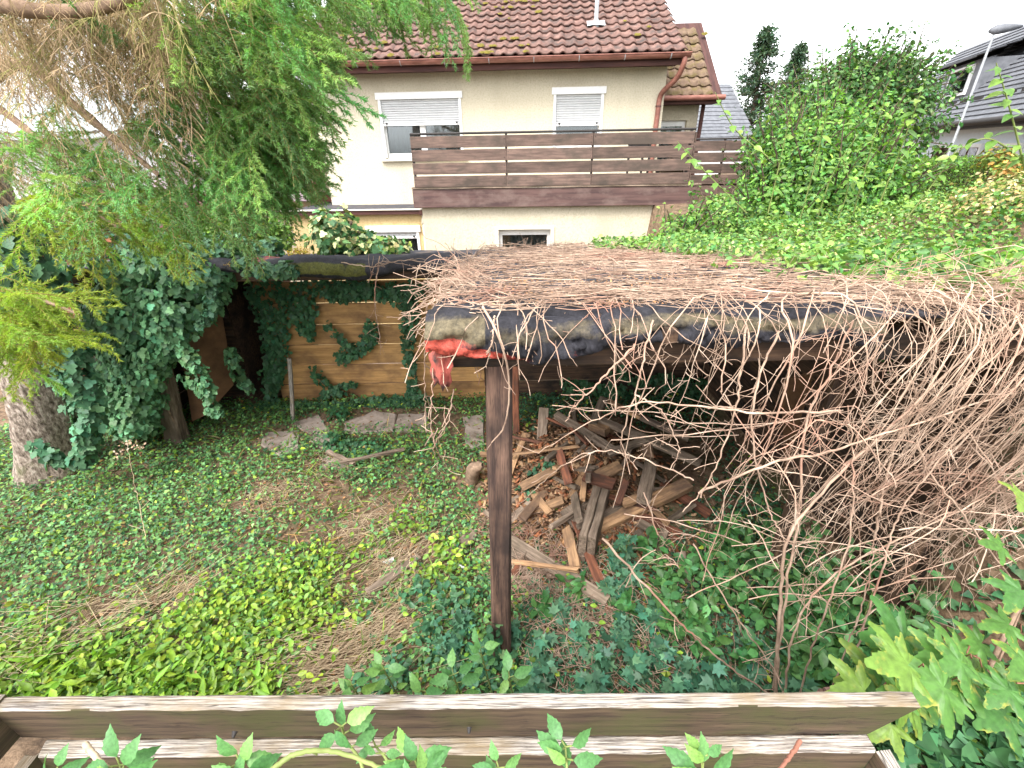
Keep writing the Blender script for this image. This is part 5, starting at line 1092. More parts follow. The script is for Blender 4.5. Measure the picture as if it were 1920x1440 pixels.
shoot('leafy shoot standing upright left of the shrub middle', Q([(1440, 400, 5.5), (1470, 270, 5.4), (1490, 165, 5.3)]), 18, .11)
shoot('leafy shoot standing upright right of the shrub middle', Q([(1600, 400, 5.2), (1630, 290, 5.1), (1660, 180, 5.0)]), 18, .11)
shoot('low leafy shoot poking left over the white wall', Q([(1360, 470, 5.6), (1280, 430, 5.5), (1225, 415, 5.4)]), 14, .07)
shoot('leafy shoot bending right above the vine carpet', Q([(1700, 410, 4.8), (1760, 330, 4.7), (1800, 270, 4.6)]), 14, .10)
shoot('short leafy shoot at the foot of the green shrub', Q([(1560, 440, 5.2), (1590, 350, 5.1), (1575, 280, 5.0)]), 16, .10)
shoot('thin leafy shoot between the two upright shoots', Q([(1530, 420, 5.3), (1560, 330, 5.2), (1610, 250, 5.1)]), 16, .10)

# ================================================================== SPRUCE
spr = empty('spruce_tree', (-4.85, 3.95, 0)); tag(spr, 'old spruce with bare hanging twigs and green drooping sprays at the left', 'tree')
ts = spline([(-4.88, 3.95, -.1), (-4.72, 3.92, .45), (-4.45, 3.88, 1.3), (-4.2, 3.85, 2.4), (-4.0, 3.9, 4.2), (-3.9, 4.0, 8.5)], 40); K = 40
ring = 22; V = []
for i_ in range(K):
    h = ts[i_][2]; r0 = .25+.11*math.exp(-max(h, 0)/.35)-.018*h
    for k in range(ring):
        a = 2*PI*k/ring; rr = r0*(1+.10*math.sin(3*a+1)*math.exp(-max(h, 0)/.5)+.05*math.sin(7*a+h*3)+.03*random.uniform(-1, 1)); V.append(ts[i_]+np.array([rr*math.cos(a), rr*math.sin(a), 0]))
F = [(i_*ring+k, i_*ring+(k+1) % ring, (i_+1)*ring+(k+1) % ring, (i_+1)*ring+k) for i_ in range(K-1) for k in range(ring)]
link('trunk', pymesh('trunk', V, F, M['bark'], True), spr)
def bough(pts, r0, r1):
    s = spline(pts, 24); V, T = tubes(s[None], (np.linspace(r0, r1, 24)*(1+.08*rng.normal(size=24)))[None], 8); link('bough', build('bough', V, T, M['branch'], smooth=True), spr)
bough([(-3.95, 3.9, 4.3), (-3.0, 3.2, 3.75), at(0, 8, 2.6), at(110, 22, 2.55), at(240, -2, 2.5), at(420, -120, 2.4)], .05, .016)
bough([(-4.1, 3.88, 3.2), at(30, 120, 3.5), at(130, 190, 3.3), at(215, 262, 3.1), at(300, 330, 2.9)], .045, .012)
bough([(-4.0, 3.9, 4.6), (-3.0, 3.6, 4.9), at(400, -160, 3.6), at(620, -60, 3.7), at(760, -20, 3.9)], .05, .01)
bough([(-4.3, 3.88, 1.7), (-3.6, 2.9, 2.3), at(-40, 560, 2.1), at(60, 560, 2.0), at(150, 590, 1.95)], .03, .005)
bough([(-3.98, 3.9, 4.1), (-3.2, 3.5, 4.1), at(320, 40, 3.2), at(480, 150, 3.1), at(640, 250, 3.0)], .035, .006)
bough([(-4.05, 3.9, 3.6), at(60, 250, 3.6), at(180, 350, 3.3), at(270, 420, 3.1)], .03, .006)
# spray templates: axis hanging outward (+x) and down, side shoots, needles
def spray_tpl(L_, droop, nside, ndl=True, seed=0, side=.2):
    r_ = np.random.default_rng(seed); K_ = 10; t_ = np.linspace(0, 1, K_); ax = np.stack([L_*t_*(1-.3*droop*t_), .06*L_*np.sin(t_*3+seed), -droop*L_*t_**1.6*.8], -1)
    lines = [ax]; rads = [np.linspace(.0036, .0016, K_)]; q = np.linspace(0, 1, K_)
    for k in range(nside):
        u = .10+.86*(k+.5)/nside; i_ = int(u*(K_-1)); sgn = 1 if k % 2 else -1; l_ = side*(1.2-.85*u)*r_.uniform(.6, 1.25)+.03
        d = nrm(np.array([.75, sgn*r_.uniform(.5, .9), r_.uniform(-.55, .1)])); ln_ = ax[i_]+np.outer(q*l_, d)+np.stack([0*q, 0*q, -(.15+.3*droop)*l_*q**1.7], -1); lines.append(ln_); rads.append(np.linspace(.0022, .0012, K_))
        for j in range(3, K_-1, 4 if ndl else 2):
            if l_ < .09: break
            l2 = l_*.42*(1-.6*j/K_)*r_.uniform(.6, 1.3)+.015; d2 = nrm(d+np.array([0, r_.uniform(-1, 1), r_.uniform(-.9, .1)])); lines.append(ln_[j]+np.outer(q*l2, d2)+np.stack([0*q, 0*q, -.4*l2*q**1.6], -1)); rads.append(np.linspace(.0016, .001, K_))
    Ls = np.stack(lines); V, T = tubes(Ls, np.stack(rads), 3); nV, nT = None, None
    if ndl:
        pts, dirs = [], []
        for ln_ in Ls:
            seg = np.linalg.norm(np.diff(ln_, axis=0), axis=1).sum(); m_ = max(10, int(seg*330)); u = r_.uniform(0.02, 1, m_)*(K_-1); j = np.minimum(u.astype(int), K_-2); f = (u-j)[:, None]
            p_ = ln_[j]*(1-f)+ln_[j+1]*f; tg_ = nrm(ln_[j+1]-ln_[j]); rd = r_.normal(size=(m_, 3)); rd[:, 2] += .3; rd = nrm(rd-(rd*tg_).sum(1, keepdims=True)*tg_); pts.append(p_); dirs.append(nrm(rd+tg_*.9))
        pts, dirs = np.concatenate(pts), np.concatenate(dirs); m_ = len(pts); nl = r_.uniform(.024, .034, m_)[:, None]; sd2 = nrm(np.cross(dirs, r_.normal(size=(m_, 3))))*.0030
        nV = np.stack([pts-sd2, pts+sd2, pts+dirs*nl], 1).reshape(-1, 3); nT = np.arange(m_*3).reshape(-1, 3)
    return (V, T), (nV, nT)
GT_ = [spray_tpl(.5, .4, 8, True, s, .21) for s in range(4)] + [spray_tpl(.5, 1.05, 8, True, s+9, .18) for s in range(7)]
BT_ = [spray_tpl(.7, 1.4, 18, False, s+20, .2) for s in range(5)]
def scatter(tpls, pts, heads, scales, cols, name_w, name_n, cw):
    W_, Nn = [], []; ti = rng.integers(0, len(tpls), len(pts))
    for q in range(len(tpls)):
        m_ = ti == q
        if not m_.any(): continue
        a = heads[m_]; s = scales[m_]; z0 = np.zeros_like(a); R = np.stack([np.stack([np.cos(a), -np.sin(a), z0], -1), np.stack([np.sin(a), np.cos(a), z0], -1), np.stack([z0, z0, z0+1], -1)], 1)*s[:, None, None]; b_ = rng.normal(0, .38, len(a)); e_ = rng.normal(.1, .3, len(a)); o1 = np.ones_like(a)
        R = R @ np.stack([np.stack([np.cos(e_), z0, np.sin(e_)], -1), np.stack([z0, o1, z0], -1), np.stack([-np.sin(e_), z0, np.cos(e_)], -1)], 1) @ np.stack([np.stack([o1, z0, z0], -1), np.stack([z0, np.cos(b_), -np.sin(b_)], -1), np.stack([z0, np.sin(b_), np.cos(b_)], -1)], 1)
        (V, T), (nV, nT) = tpls[q]; W_.append(inst(V, T, R, pts[m_], cw[m_]))
        if nV is not None: Nn.append(inst(nV, nT, R, pts[m_], cols[m_]))
    cloud(name_w, W_, M['litter'], spr)['kind'] = 'stuff'
    if Nn: cloud(name_n, Nn, M['needle'], spr)['kind'] = 'stuff'
def region(lst):
    P = []
    for x0, y0, x1, y1, Y0, Y1, n_ in lst:
        for _ in range(n_): P.append(at(random.uniform(x0, x1), random.uniform(y0, y1), random.uniform(Y0, Y1)))
    return np.array(P)
# bare brown hanging twigs
P = region([(-120, -200, 350, 40, 2.5, 3.8, 215), (-80, -60, 320, 120, 2.7, 3.9, 115), (-60, 80, 80, 280, 3.0, 4.0, 24), (200, 60, 320, 260, 2.8, 3.8, 36), (-60, 300, 180, 330, 2.9, 3.6, 16)])
n = len(P); cw = np.array([(.46, .33, .19), (.36, .27, .14), (.34, .32, .12), (.54, .40, .25)])[rng.integers(0, 4, n)]*rng.uniform(.7, 1.15, (n, 1))
scatter(BT_, P, rng.uniform(-2.4, .6, n), rng.uniform(.5, .85, n), cw, 'bare_twigs', 'x', cw)
# green sprays
P = region([(330, -180, 570, 60, 2.7, 3.9, 72), (330, 40, 500, 200, 2.7, 3.9, 72), (380, 180, 490, 310, 2.8, 3.8, 44), (180, 230, 440, 360, 2.6, 3.6, 56), (500, 20, 570, 200, 2.9, 3.6, 14), (60, 330, 280, 420, 2.5, 3.4, 30), (560, -70, 840, -20, 3.6, 4.6, 36), (-60, 230, 120, 330, 2.9, 3.6, 14), (80, -100, 340, 200, 2.6, 3.6, 26), (440, 250, 510, 330, 2.9, 3.5, 12)])
n = len(P); cg = jitcol((.195, .36, .12), n, .34); ye = P[:, 2] < 2.75; cg[ye] = jitcol((.24, .36, .055), ye.sum(), .2)
scatter(GT_, P, rng.normal(-.35, .9, n), rng.uniform(.65, 1.05, n), cg, 'spray_twigs', 'needles', np.tile([(.28, .21, .09)], (n, 1)))
# tips reaching right in front of the house wall
P = np.array([at(510, 225, 3.1), at(530, 180, 3.0), at(500, 290, 3.2), at(480, 330, 3.2), at(525, 120, 3.0), at(515, 250, 2.9), at(550, 90, 3.0), at(460, 350, 3.1), at(530, 200, 3.2), at(530, 60, 3.1)]); n = len(P)
scatter(GT_[:4], P, rng.normal(-.05, .15, n), np.array([.72, .7, .65, .62, .7, .75, .6, .6, .6, .7])*.9, jitcol((.10, .20, .06), n, .2), 'spray_twigs', 'needles', np.tile([(.28, .21, .09)], (n, 1)))
# near bright spray at the left edge
P = region([(-90, 520, 40, 600, 1.8, 2.1, 13), (-80, 600, 70, 690, 1.75, 2.05, 13), (-60, 530, 30, 560, 1.9, 2.0, 3)]); P = np.concatenate([P, np.array([at(20, 560, 1.95), at(0, 575, 1.9), at(10, 640, 1.9), at(-20, 660, 1.85)])]); n = len(P)
scatter(GT_[:4], P, rng.normal(-.1, .5, n), rng.uniform(.45, .7, n), jitcol((.30, .42, .06), n, .12), 'spray_twigs', 'needles', np.tile([(.3, .2, .08)], (n, 1)))
P = np.array([at(230, 400, 2.6), at(250, 430, 2.6), at(310, 420, 2.7), at(330, 440, 2.7), at(200, 420, 2.6), at(360, 400, 2.9)]); n = len(P)
scatter(GT_[4:], P, rng.normal(-.5, .5, n), rng.uniform(.45, .6, n), jitcol((.24, .36, .05), n, .12), 'spray_twigs', 'needles', np.tile([(.3, .2, .08)], (n, 1)))

# ================================================================== DRY VINES
def kinky(P0, D0, ln, K_=9, wob=.22, grav=.0, gy=0.0):
    """random-walk strands: start points, start directions, lengths"""
    n_ = len(P0); P = np.zeros((n_, K_, 3)); P[:, 0] = P0; d = nrm(D0); st_ = (ln/(K_-1))[:, None]
    for k in range(1, K_):
        d = nrm(d+rng.normal(0, wob, (n_, 3))+np.array([0, gy, -grav])); P[:, k] = P[:, k-1]+d*st_
    return P
def sidebranches(P, per, ln, up=0.0):
    n_, K_ = P.shape[:2]; i_ = rng.integers(0, n_, n_*per); k = rng.integers(1, K_, n_*per); p0 = P[i_, k]; tg_ = nrm(P[i_, k]-P[i_, k-1]); d = nrm(tg_*.55+nrm(rng.normal(size=(n_*per, 3)))*.9+np.array([0, 0, up]))
    return kinky(p0, d, rng.uniform(.35, 1.2, n_*per)*ln, 5, .16)
# (a) thatch lying on the roof
n = 2100; X = rng.uniform(-.3, 2.75, n); Y = 1.75+rng.uniform(0, 1, n)**.8*3.7; yb = np.interp(X, edge[:, 0], edge[:, 1], left=9, right=1.5)
k = (rng.uniform(0, 1, n) < np.clip(1.1-sstep(.0, .9, Y-yb), .05, 1)) & (rng.uniform(0, 1, n) < np.where((Y < 2.1) & (X < 1.3), .6, 1)*np.clip(.75+.6*sn(X*.8, Y*2.2, 2.6, 2), .3, 1)); X, Y = X[k], Y[k]; n = len(X)
a = np.where(rng.uniform(0, 1, n) < .5, rng.normal(0, .45, n), rng.uniform(-PI, PI, n)); P = kinky(np.stack([X, Y, 0*X], -1), np.stack([np.cos(a), np.sin(a), 0*a], -1), rng.uniform(.2, .7, n), 8, .2)
lift = rng.uniform(.008, .06, n)[:, None]
P[:, :, 1] = np.maximum(P[:, :, 1], 1.66); P[:, :, 2] = roof_z(P[:, :, 1])+lift+.012+np.abs(P[:, :, 2])*.12 + np.where(P[:, :, 0] < -.3, -1.2*(-.3-P[:, :, 0]), 0)
V1 = tubes(P, rng.uniform(.0016, .0040, (n, 1)), 3); Sb = sidebranches(P, 1, .14, .1); V2 = tubes(Sb, .0013, 3)
n = 330; X = rng.uniform(-.28, 1.7, n); Y = rng.uniform(1.74, 2.25, n); a = np.where(rng.uniform(0, 1, n) < .55, rng.normal(0, .5, n), rng.uniform(-PI, PI, n)); P = kinky(np.stack([X, Y, 0*X], -1), np.stack([np.cos(a), np.sin(a), 0*a], -1), rng.uniform(.1, .5, n), 8, .2)
P[:, :, 1] = np.maximum(P[:, :, 1], 1.70); P[:, :, 2] = roof_z(P[:, :, 1])+rng.uniform(.035, .085, n)[:, None]+np.abs(P[:, :, 2])*.12; V3 = tubes(P, rng.uniform(.0012, .0026, (n, 1)), 3)
rv = empty('roof_vine', (.9, 3.2, 2.2)); tag(rv, 'thatch of dry pinkish vine stems lying over the shed roof', 'dead vine')
V, T, _ = joinvt([V1, V2, V3]); link('stems', build('stems', V, T, M['twig']), rv)['kind'] = 'stuff'
# fine crumbs in the felt hollows
n = 3000; X = rng.uniform(-.1, 1.6, n); Y = rng.uniform(1.82, 2.7, n); kk = sn(X, Y*3, 4, 9) > -.1; X, Y = X[kk], Y[kk]; n = len(X)
o_ = cloud('crumbs', [flatleaf(X, Y, roof_z(Y)+.035+rng.uniform(0, .01, n), rng.uniform(.008, .022, n), OV2, jitcol((.3, .17, .09), n, .4), .4)], M['litter'], rv); o_['kind'] = 'stuff'
# (b) twigs spilling over the left roof edge and the rear liner
hv = empty('edge_vine', (-.32, 3, 2.1)); tag(hv, 'dry twigs bristling over the left edge of the near roof', 'dead vine')
n = 170; Y = rng.uniform(1.75, 3.9, n); P = kinky(np.stack([rng.uniform(-.3, -.1, n), Y, roof_z(Y)+.05], -1), np.stack([-np.ones(n), rng.normal(-.3, .5, n), rng.normal(.1, .3, n)], -1), rng.uniform(.15, .42, n), 8, .25, .12)
n = 70; y0 = rng.uniform(1.75, 2.0, n); Q_ = kinky(np.stack([rng.uniform(-.3, .95, n), y0, roof_z(y0)+.06], -1), np.stack([rng.normal(0, .8, n), -np.ones(n), .15*np.ones(n)], -1), rng.uniform(.2, .55, n), 9, .2, .22)
V, T, _ = joinvt([tubes(P, .0022, 4), tubes(sidebranches(P, 3, .09), .0014, 3), tubes(Q_, rng.uniform(.0014, .0028, (n, 1)), 4), tubes(sidebranches(Q_, 3, .08), .0013, 3)]); link('stems', build('stems', V, T, M['twig']), hv)['kind'] = 'stuff'
def strand(pts, r0, r1, parent, name='stem', K_=36, side=6, sl=.14, mat='twig'):
    s = spline(pts, K_); s[1:-1] += rng.normal(0, .003 if side > 3 else .0006, (K_-2, 3)); L_ = [tubes(s[None], np.linspace(r0, r1, K_)[None], 6)]
    if side: L_.append(tubes(sidebranches(s[None, 4:], side, sl), .0018, 4))
    V, T, _ = joinvt(L_); return link(name, build(name, V, T, M[mat], smooth=True), parent)
dv = empty('hanging_vine', tuple(at(705, 480, 4.1))); tag(dv, 'thin dry vine dangling from the black liner in front of the plank wall', 'dead vine')
strand(Q([(712, 480, 4.05), (702, 560, 4.02), (710, 620, 4.0), (714, 665, 4.0)]), .005, .002, dv, side=14, sl=.12); strand(Q([(640, 492, 4.08), (700, 500, 4.03), (760, 488, 4.05), (850, 500, 4.08)]), .005, .003, dv, side=10); strand(Q([(690, 530, 4.05), (712, 492, 4.02), (780, 500, 4.05)]), .004, .002, dv, side=8)
fv = empty('flap_vine', tuple(at(810, 700, 1.7))); tag(fv, 'thin tendrils hanging below the red torn flap', 'dead vine')
strand(Q([(812, 690, 1.72), (808, 780, 1.74), (815, 830, 1.8), (840, 880, 1.9)]), .003, .0015, fv, side=14, sl=.10); strand(Q([(850, 730, 1.72), (840, 790, 1.78), (815, 840, 1.8), (832, 905, 1.9)]), .003, .0015, fv, side=12, sl=.1); strand(Q([(800, 600, 1.75), (796, 700, 1.8), (798, 770, 1.85), (795, 800, 1.9)]), .0025, .0015, fv, side=10, sl=.1); strand(Q([(880, 640, 1.75), (900, 700, 1.9), (940, 780, 2.1)]), .0025, .001, fv, side=8, sl=.1)
pv = empty('post_vine', tuple(at(930, 590, 1.65))); tag(pv, 'pale vine stem curling down the face of the front post', 'dead vine')
strand(Q([(905, 575, 1.72), (930, 620, 1.62), (950, 680, 1.64), (955, 740, 1.68), (945, 800, 1.70), (922, 830, 1.72)]), .0055, .003, pv, side=3, sl=.06)
strand(Q([(928, 592, 1.66), (922, 640, 1.63), (912, 690, 1.70)]), .004, .002, pv, side=5, sl=.06)
# (c) curtain hanging in front of the right half
cv = empty('vine_curtain', (1.7, 1.6, 0)); tag(cv, 'dense curtain of bare dry vines hanging in front of the right half of the shed', 'dead vine')
n = 280; X = .62+rng.uniform(0, 1, n)**.5*2.15; y0 = rng.uniform(1.72, 2.15, n); y0 = np.where(X < 1.35, np.minimum(y0, 1.8), y0); K_ = 18
P = np.zeros((n, K_, 3)); P[:, 0] = np.stack([X, y0, roof_z(y0)+rng.uniform(.03, .12, n)], -1); d = nrm(np.stack([rng.normal(0, .5, n), -np.ones(n), rng.normal(.12, .15, n)], -1)); ln = rng.uniform(.6, 2.1, n)*np.clip(.5+.28*X, .4, 1.1); drift = rng.normal(0, .05, n)
for k in range(1, K_):
    over = P[:, k-1, 1] < rng.uniform(1.6, 1.74, n); g_ = np.where(over, .62, .0); d = nrm(d+rng.normal(0, .11, (n, 3))+np.stack([drift, np.where(over, .2, -.1), -g_], -1)); P[:, k] = P[:, k-1]+d*(ln/(K_-1))[:, None]
    on = P[:, k, 1] > 1.68; P[:, k, 2] = np.where(on & (P[:, k-1, 2] > 2.2), np.maximum(P[:, k, 2], roof_z(P[:, k, 1])+.03), P[:, k, 2]); P[:, k, 1] = np.maximum(P[:, k, 1], 1.48)
P[:, :, 2] = np.maximum(P[:, :, 2], .06)
n2 = 70; X = .7+rng.uniform(0, 1, n2)**.7*2.0; P2 = kinky(np.stack([X, rng.uniform(1.45, 1.9, n2), rng.uniform(.8, 2.0, n2)], -1), np.stack([rng.normal(-.6, .8, n2), rng.normal(0, .2, n2), rng.normal(.1, .5, n2)], -1), rng.uniform(.3, .9, n2), 14, .10, .03); P2[:, :, 1] = np.maximum(P2[:, :, 1], 1.45)
L_ = [tubes(P, (.0011+.0032*rng.uniform(0, 1, (n, 1))**2.2)*np.linspace(1.15, .5, K_)[None], 4), tubes(P2, rng.uniform(.0018, .0038, (n2, 1)), 4)]
for q, per, l_ in ((P, 8, .13), (P2, 6, .14)):
    s1 = sidebranches(q, per, l_); L_.append(tubes(s1, np.linspace(.0015, .0008, 5)[None], 3)); L_.append(tubes(sidebranches(s1, 1, .06), .0008, 3))
V, T, _ = joinvt(L_); link('tangle', build('tangle', V, T, M['twig_pale']), cv)['kind'] = 'stuff'
for pts, r0, r1, sd3 in (
    ([(1455, 1300, 1.40), (1462, 1150, 1.42), (1478, 1010, 1.45), (1540, 925, 1.5), (1700, 770, 1.55), (1895, 600, 1.62)], .0085, .004, 16),
    ([(1470, 1300, 1.38), (1490, 1180, 1.4), (1560, 1080, 1.45), (1710, 1000, 1.5), (1850, 930, 1.55)], .006, .003, 12),
    ([(1450, 1290, 1.42), (1475, 1100, 1.5), (1500, 960, 1.55), (1510, 800, 1.6), (1560, 690, 1.62), (1600, 600, 1.66)], .007, .004, 14),
    ([(1500, 1300, 1.4), (1545, 1150, 1.42), (1590, 1020, 1.45), (1600, 880, 1.5), (1590, 760, 1.55)], .005, .003, 10),
    ([(1310, 925, 1.6), (1440, 870, 1.5), (1560, 845, 1.5), (1700, 800, 1.5), (1900, 735, 1.55)], .006, .0035, 14),
    ([(1575, 770, 1.6), (1450, 775, 1.55), (1330, 765, 1.55), (1200, 755, 1.6), (1110, 790, 1.65), (1010, 850, 1.75)], .0055, .002, 12),
    ([(1300, 900, 1.7), (1230, 870, 1.7), (1130, 845, 1.75), (1060, 870, 1.8), (990, 930, 1.9)], .004, .002, 8),
    ([(1190, 645, 1.66), (1130, 710, 1.62), (1080, 760, 1.62), (1060, 790, 1.62)], .005, .002, 10),
    ([(1225, 600, 1.68), (1205, 680, 1.62), (1190, 740, 1.62), (1165, 830, 1.62), (1195, 880, 1.64)], .0045, .002, 10),
    ([(1190, 740, 1.62), (1240, 770, 1.6), (1270, 830, 1.6), (1275, 850, 1.6)], .004, .0015, 6),
    ([(1400, 610, 1.68), (1390, 700, 1.62), (1370, 800, 1.6), (1330, 900, 1.6), (1280, 960, 1.6)], .005, .0025, 12),
    ([(1460, 620, 1.68), (1420, 720, 1.6), (1410, 820, 1.58), (1440, 950, 1.56), (1470, 1010, 1.5)], .005, .003, 12),
    ([(1130, 1010, 1.55), (1240, 1130, 1.45), (1330, 1220, 1.4), (1440, 1300, 1.36)], .006, .004, 8),
    ([(1300, 1020, 1.55), (1370, 1140, 1.45), (1440, 1240, 1.4), (1470, 1300, 1.36)], .004, .003, 8),
    ([(1640, 1010, 1.6), (1660, 900, 1.6), (1700, 780, 1.6), (1760, 650, 1.64)], .006, .003, 12),
    ([(1920, 1120, 1.5), (1800, 960, 1.5), (1730, 860, 1.55), (1720, 740, 1.6)], .005, .003, 12),
    ([(1600, 1240, 1.35), (1650, 1080, 1.4), (1690, 960, 1.45), (1780, 840, 1.5)], .005, .003, 10),
    ([(1560, 1290, 1.33), (1620, 1120, 1.35), (1640, 1000, 1.4)], .004, .002, 8)):
    strand(Q(pts), r0, r1, cv, side=sd3, sl=.13)
# ================================================================== HERBS AND FOREGROUND LEAVES
def herb_cloud(name, label, spots, nper, h, rad, size, tpl, col, cat='weeds', mat='leaf', stem='stem_green'):
    pos, Ls = [], []
    for px, py, s in spots:
        c0 = atz(px, py, h*s); c0[2] = float(ground_z(c0[0], c0[1]))
        for _ in range(nper):
            a = random.uniform(0, 2*PI); r = rad*s*math.sqrt(random.random()); hh = h*s*random.uniform(.35, 1.15); top = c0+np.array([r*math.cos(a), r*math.sin(a), hh]); b0 = c0+np.array([.3*r*math.cos(a), .3*r*math.sin(a), 0]); Ls.append(np.stack([b0, (b0+top)/2+(0, 0, hh*.08), top]))
            for u in (.45, .6, .72, .82, .9, 1.0, 1.0, 1.0): pos.append(b0*(1-u)+top*u+np.array([random.gauss(0, .02), random.gauss(0, .02), random.gauss(0, .01)]))
    pos = np.array(pos); n_ = len(pos); a = rng.uniform(0, 2*PI, n_); head = np.stack([np.cos(a), np.sin(a), rng.normal(.0, .3, n_)], -1); nor = np.array([0, -.15, 1])+rng.normal(0, .4, (n_, 3))
    c = jitcol(col, n_, .25); V1 = inst(tpl[0], tpl[1], frames(nor, head)*rng.uniform(*size, n_)[:, None, None], pos, c)
    g = empty(name, tuple(Ls[0][0])); tag(g, label, cat, None, 'stuff'); cloud('foliage', [V1], M[mat], g)['kind'] = 'stuff'; V, T = tubes(np.stack(Ls), .0022, 4); link('stems', build('stems', V, T, M[stem]), g)['kind'] = 'stuff'
herb_cloud('bluegreen_weeds', 'blue green lobed weeds growing right of the front post', [(1165, 1010, .9), (1180, 1060, .7), (1150, 1080, .6), (1170, 1180, .6), (1130, 1220, .5), (1200, 1250, .5), (1100, 1270, .45), (1300, 1230, .7), (1340, 1260, .7), (1010, 1200, .4), (960, 1180, .4), (1270, 1290, .5), (1000, 1280, .4), (1220, 1150, .5), (870, 1150, .4), (840, 1200, .4), (1050, 1140, .4), (1020, 1240, .4), (1090, 1190, .4), (1240, 1210, .5), (1390, 1270, .6), (1440, 1230, .6), (1500, 1280, .6)], 6, .42, .10, (.05, .09), LOB, (.075, .185, .105))
herb_cloud('nettle_weeds', 'mid green broad leaved weeds under the hanging vines', [(1250, 1060, .8), (1320, 1010, .9), (1350, 1060, .8), (1390, 1000, .9), (1430, 1110, .8), (1500, 1120, .9), (1560, 1150, .9), (1620, 1130, .9), (1400, 1200, .7), (1300, 1130, .7), (1460, 1010, .9), (1600, 1220, .7), (1680, 1090, .9), (1540, 1060, 1.0), (1350, 970, 1.0), (1230, 1000, .8), (1020, 1130, .4), (1080, 1090, .45), (1180, 1120, .5), (1260, 1160, .6), (1330, 1190, .6), (1530, 1230, .7), (1640, 1180, .8), (1740, 1050, .9), (1780, 1110, .9)], 6, .40, .13, (.055, .10), OV6, (.07, .19, .055))
herb_cloud('bramble_weeds', 'taller mid green brambles rising into the hanging vines at the right', [(1480, 1040, .8), (1560, 1010, .9), (1640, 1030, .9), (1720, 1000, 1.0), (1800, 1040, 1.0), (1860, 980, 1.0), (1560, 1120, .8), (1650, 1140, .8), (1750, 1130, .9), (1840, 1130, .9), (1420, 960, .8), (1500, 940, .8), (1600, 930, .8), (1330, 1080, .7), (1400, 1060, .7), (1260, 1100, .6), (1700, 1210, .7), (1600, 1230, .6), (1500, 1200, .6), (1900, 1070, 1.0)], 7, .62, .20, (.05, .095), OV6, (.085, .21, .07))
herb_cloud('willow_weeds', 'lush narrow leaved weeds lying along the planter on the left', [(40, 1290, .6), (130, 1270, .6), (220, 1290, .6), (320, 1280, .6), (400, 1300, .5), (80, 1240, .5), (260, 1250, .5), (480, 1290, .45), (350, 1240, .5), (180, 1230, .5)], 9, .26, .20, (.07, .13), (LAN[0]*np.array([1.3, 1, 1]), LAN[1]), (.19, .33, .03))
herb_cloud('pea_weeds', 'blue green fine leaved weeds left of the front post', [(830, 1130, .8), (860, 1100, .8), (800, 1180, .7), (740, 1240, .6), (880, 1200, .6), (780, 1110, .6), (690, 1270, .6), (850, 1240, .6), (900, 1260, .6)], 6, .26, .16, (.04, .065), OV6, (.06, .165, .08))
# seed stalk left
sk = empty('seed_stalk', tuple(atz(275, 1030, 0))); tag(sk, 'thin dry seed stalk with pale heads standing in the ivy', 'dead weed')
strand([atz(278, 1035, 0), at(262, 950, 2.95), at(245, 870, 2.95), at(238, 828, 2.95)], .0035, .0018, sk, side=7, sl=.12, mat='straw')
n = 60; c0 = at(245, 850, 2.95); pos = np.array([at(238, 828, 2.95), at(262, 838, 2.95), at(225, 852, 2.95), at(250, 835, 2.95)])[rng.integers(0, 4, n)]+rng.normal(0, .02, (n, 3))
cloud('seed_heads', [inst(OV2[0], OV2[1], frames(rng.normal(size=(n, 3)), rng.normal(size=(n, 3)))*.025, pos, jitcol((.5, .36, .26), n, .2))], M['litter'], sk)['kind'] = 'stuff'
# clematis sprouts in and behind the planter (each leaf single)
def trifoliate(label, base, knots, leaves, group='clematis sprouts by the planter', rad=.004):
    s = spline([np.array(base)]+[np.array(k_) for k_ in knots], 24); g = empty('clematis_sprout', tuple(s[0])); tag(g, label, 'sprout', group)
    V, T = tubes(s[None], np.linspace(rad, rad*.5, 24)[None], 6); link('stem', build('stem', V, T, M['stem_green'], smooth=True), g)
    pos, nor, head, sz = [], [], [], []
    for u, n_, size in leaves:
        size *= .85
        p0 = s[min(23, int(u*23))]
        for q in range(n_):
            a = 2*PI*q/n_+random.uniform(-.5, .5); h = np.array([math.cos(a), .6*math.sin(a)-.2, .55+.3*random.random()]); st_ = p0+nrm(h)*size*.35; pos.append(st_); head.append(h+np.array([0, 0, -.2])); nor.append(np.array([0, -.75, .65])+rng.normal(0, .3, 3)); sz.append(size*random.uniform(.8, 1.15))
            V, T = tubes(np.array([[p0, st_]]), .0018, 4); link('petiole', build('petiole', V, T, M['stem_green']), g)
    single_leaves(CLEM, pos, nor, head, sz, g)
pz = 1.40
trifoliate('clematis sprout rising in front of the top plank left of centre', at(700, 1560, .42), [at(680, 1440, .46), at(650, 1390, .50), at(640, 1362, .50)], [(.6, 2, .05), (.85, 3, .055), (1, 3, .06)])
trifoliate('small clematis sprout beside the taller one in the planter', at(745, 1560, .42), [at(730, 1440, .46), at(705, 1400, .5)], [(.8, 2, .045), (1, 3, .05)])
trifoliate('dark clematis clump at the bottom edge right of centre', at(800, 1580, .36), [at(790, 1480, .40), at(780, 1420, .44)], [(.6, 4, .06), (.8, 4, .06), (1, 3, .06)])
trifoliate('clematis clump at the bottom edge left of centre', at(470, 1560, .38), [at(460, 1470, .42), at(450, 1430, .45)], [(.5, 4, .06), (.75, 4, .065), (1, 3, .06)])
trifoliate('clematis clump at the bottom edge near the left corner', at(230, 1580, .38), [at(230, 1480, .4), at(225, 1435, .45)], [(.5, 4, .06), (.8, 4, .06), (1, 3, .06)])
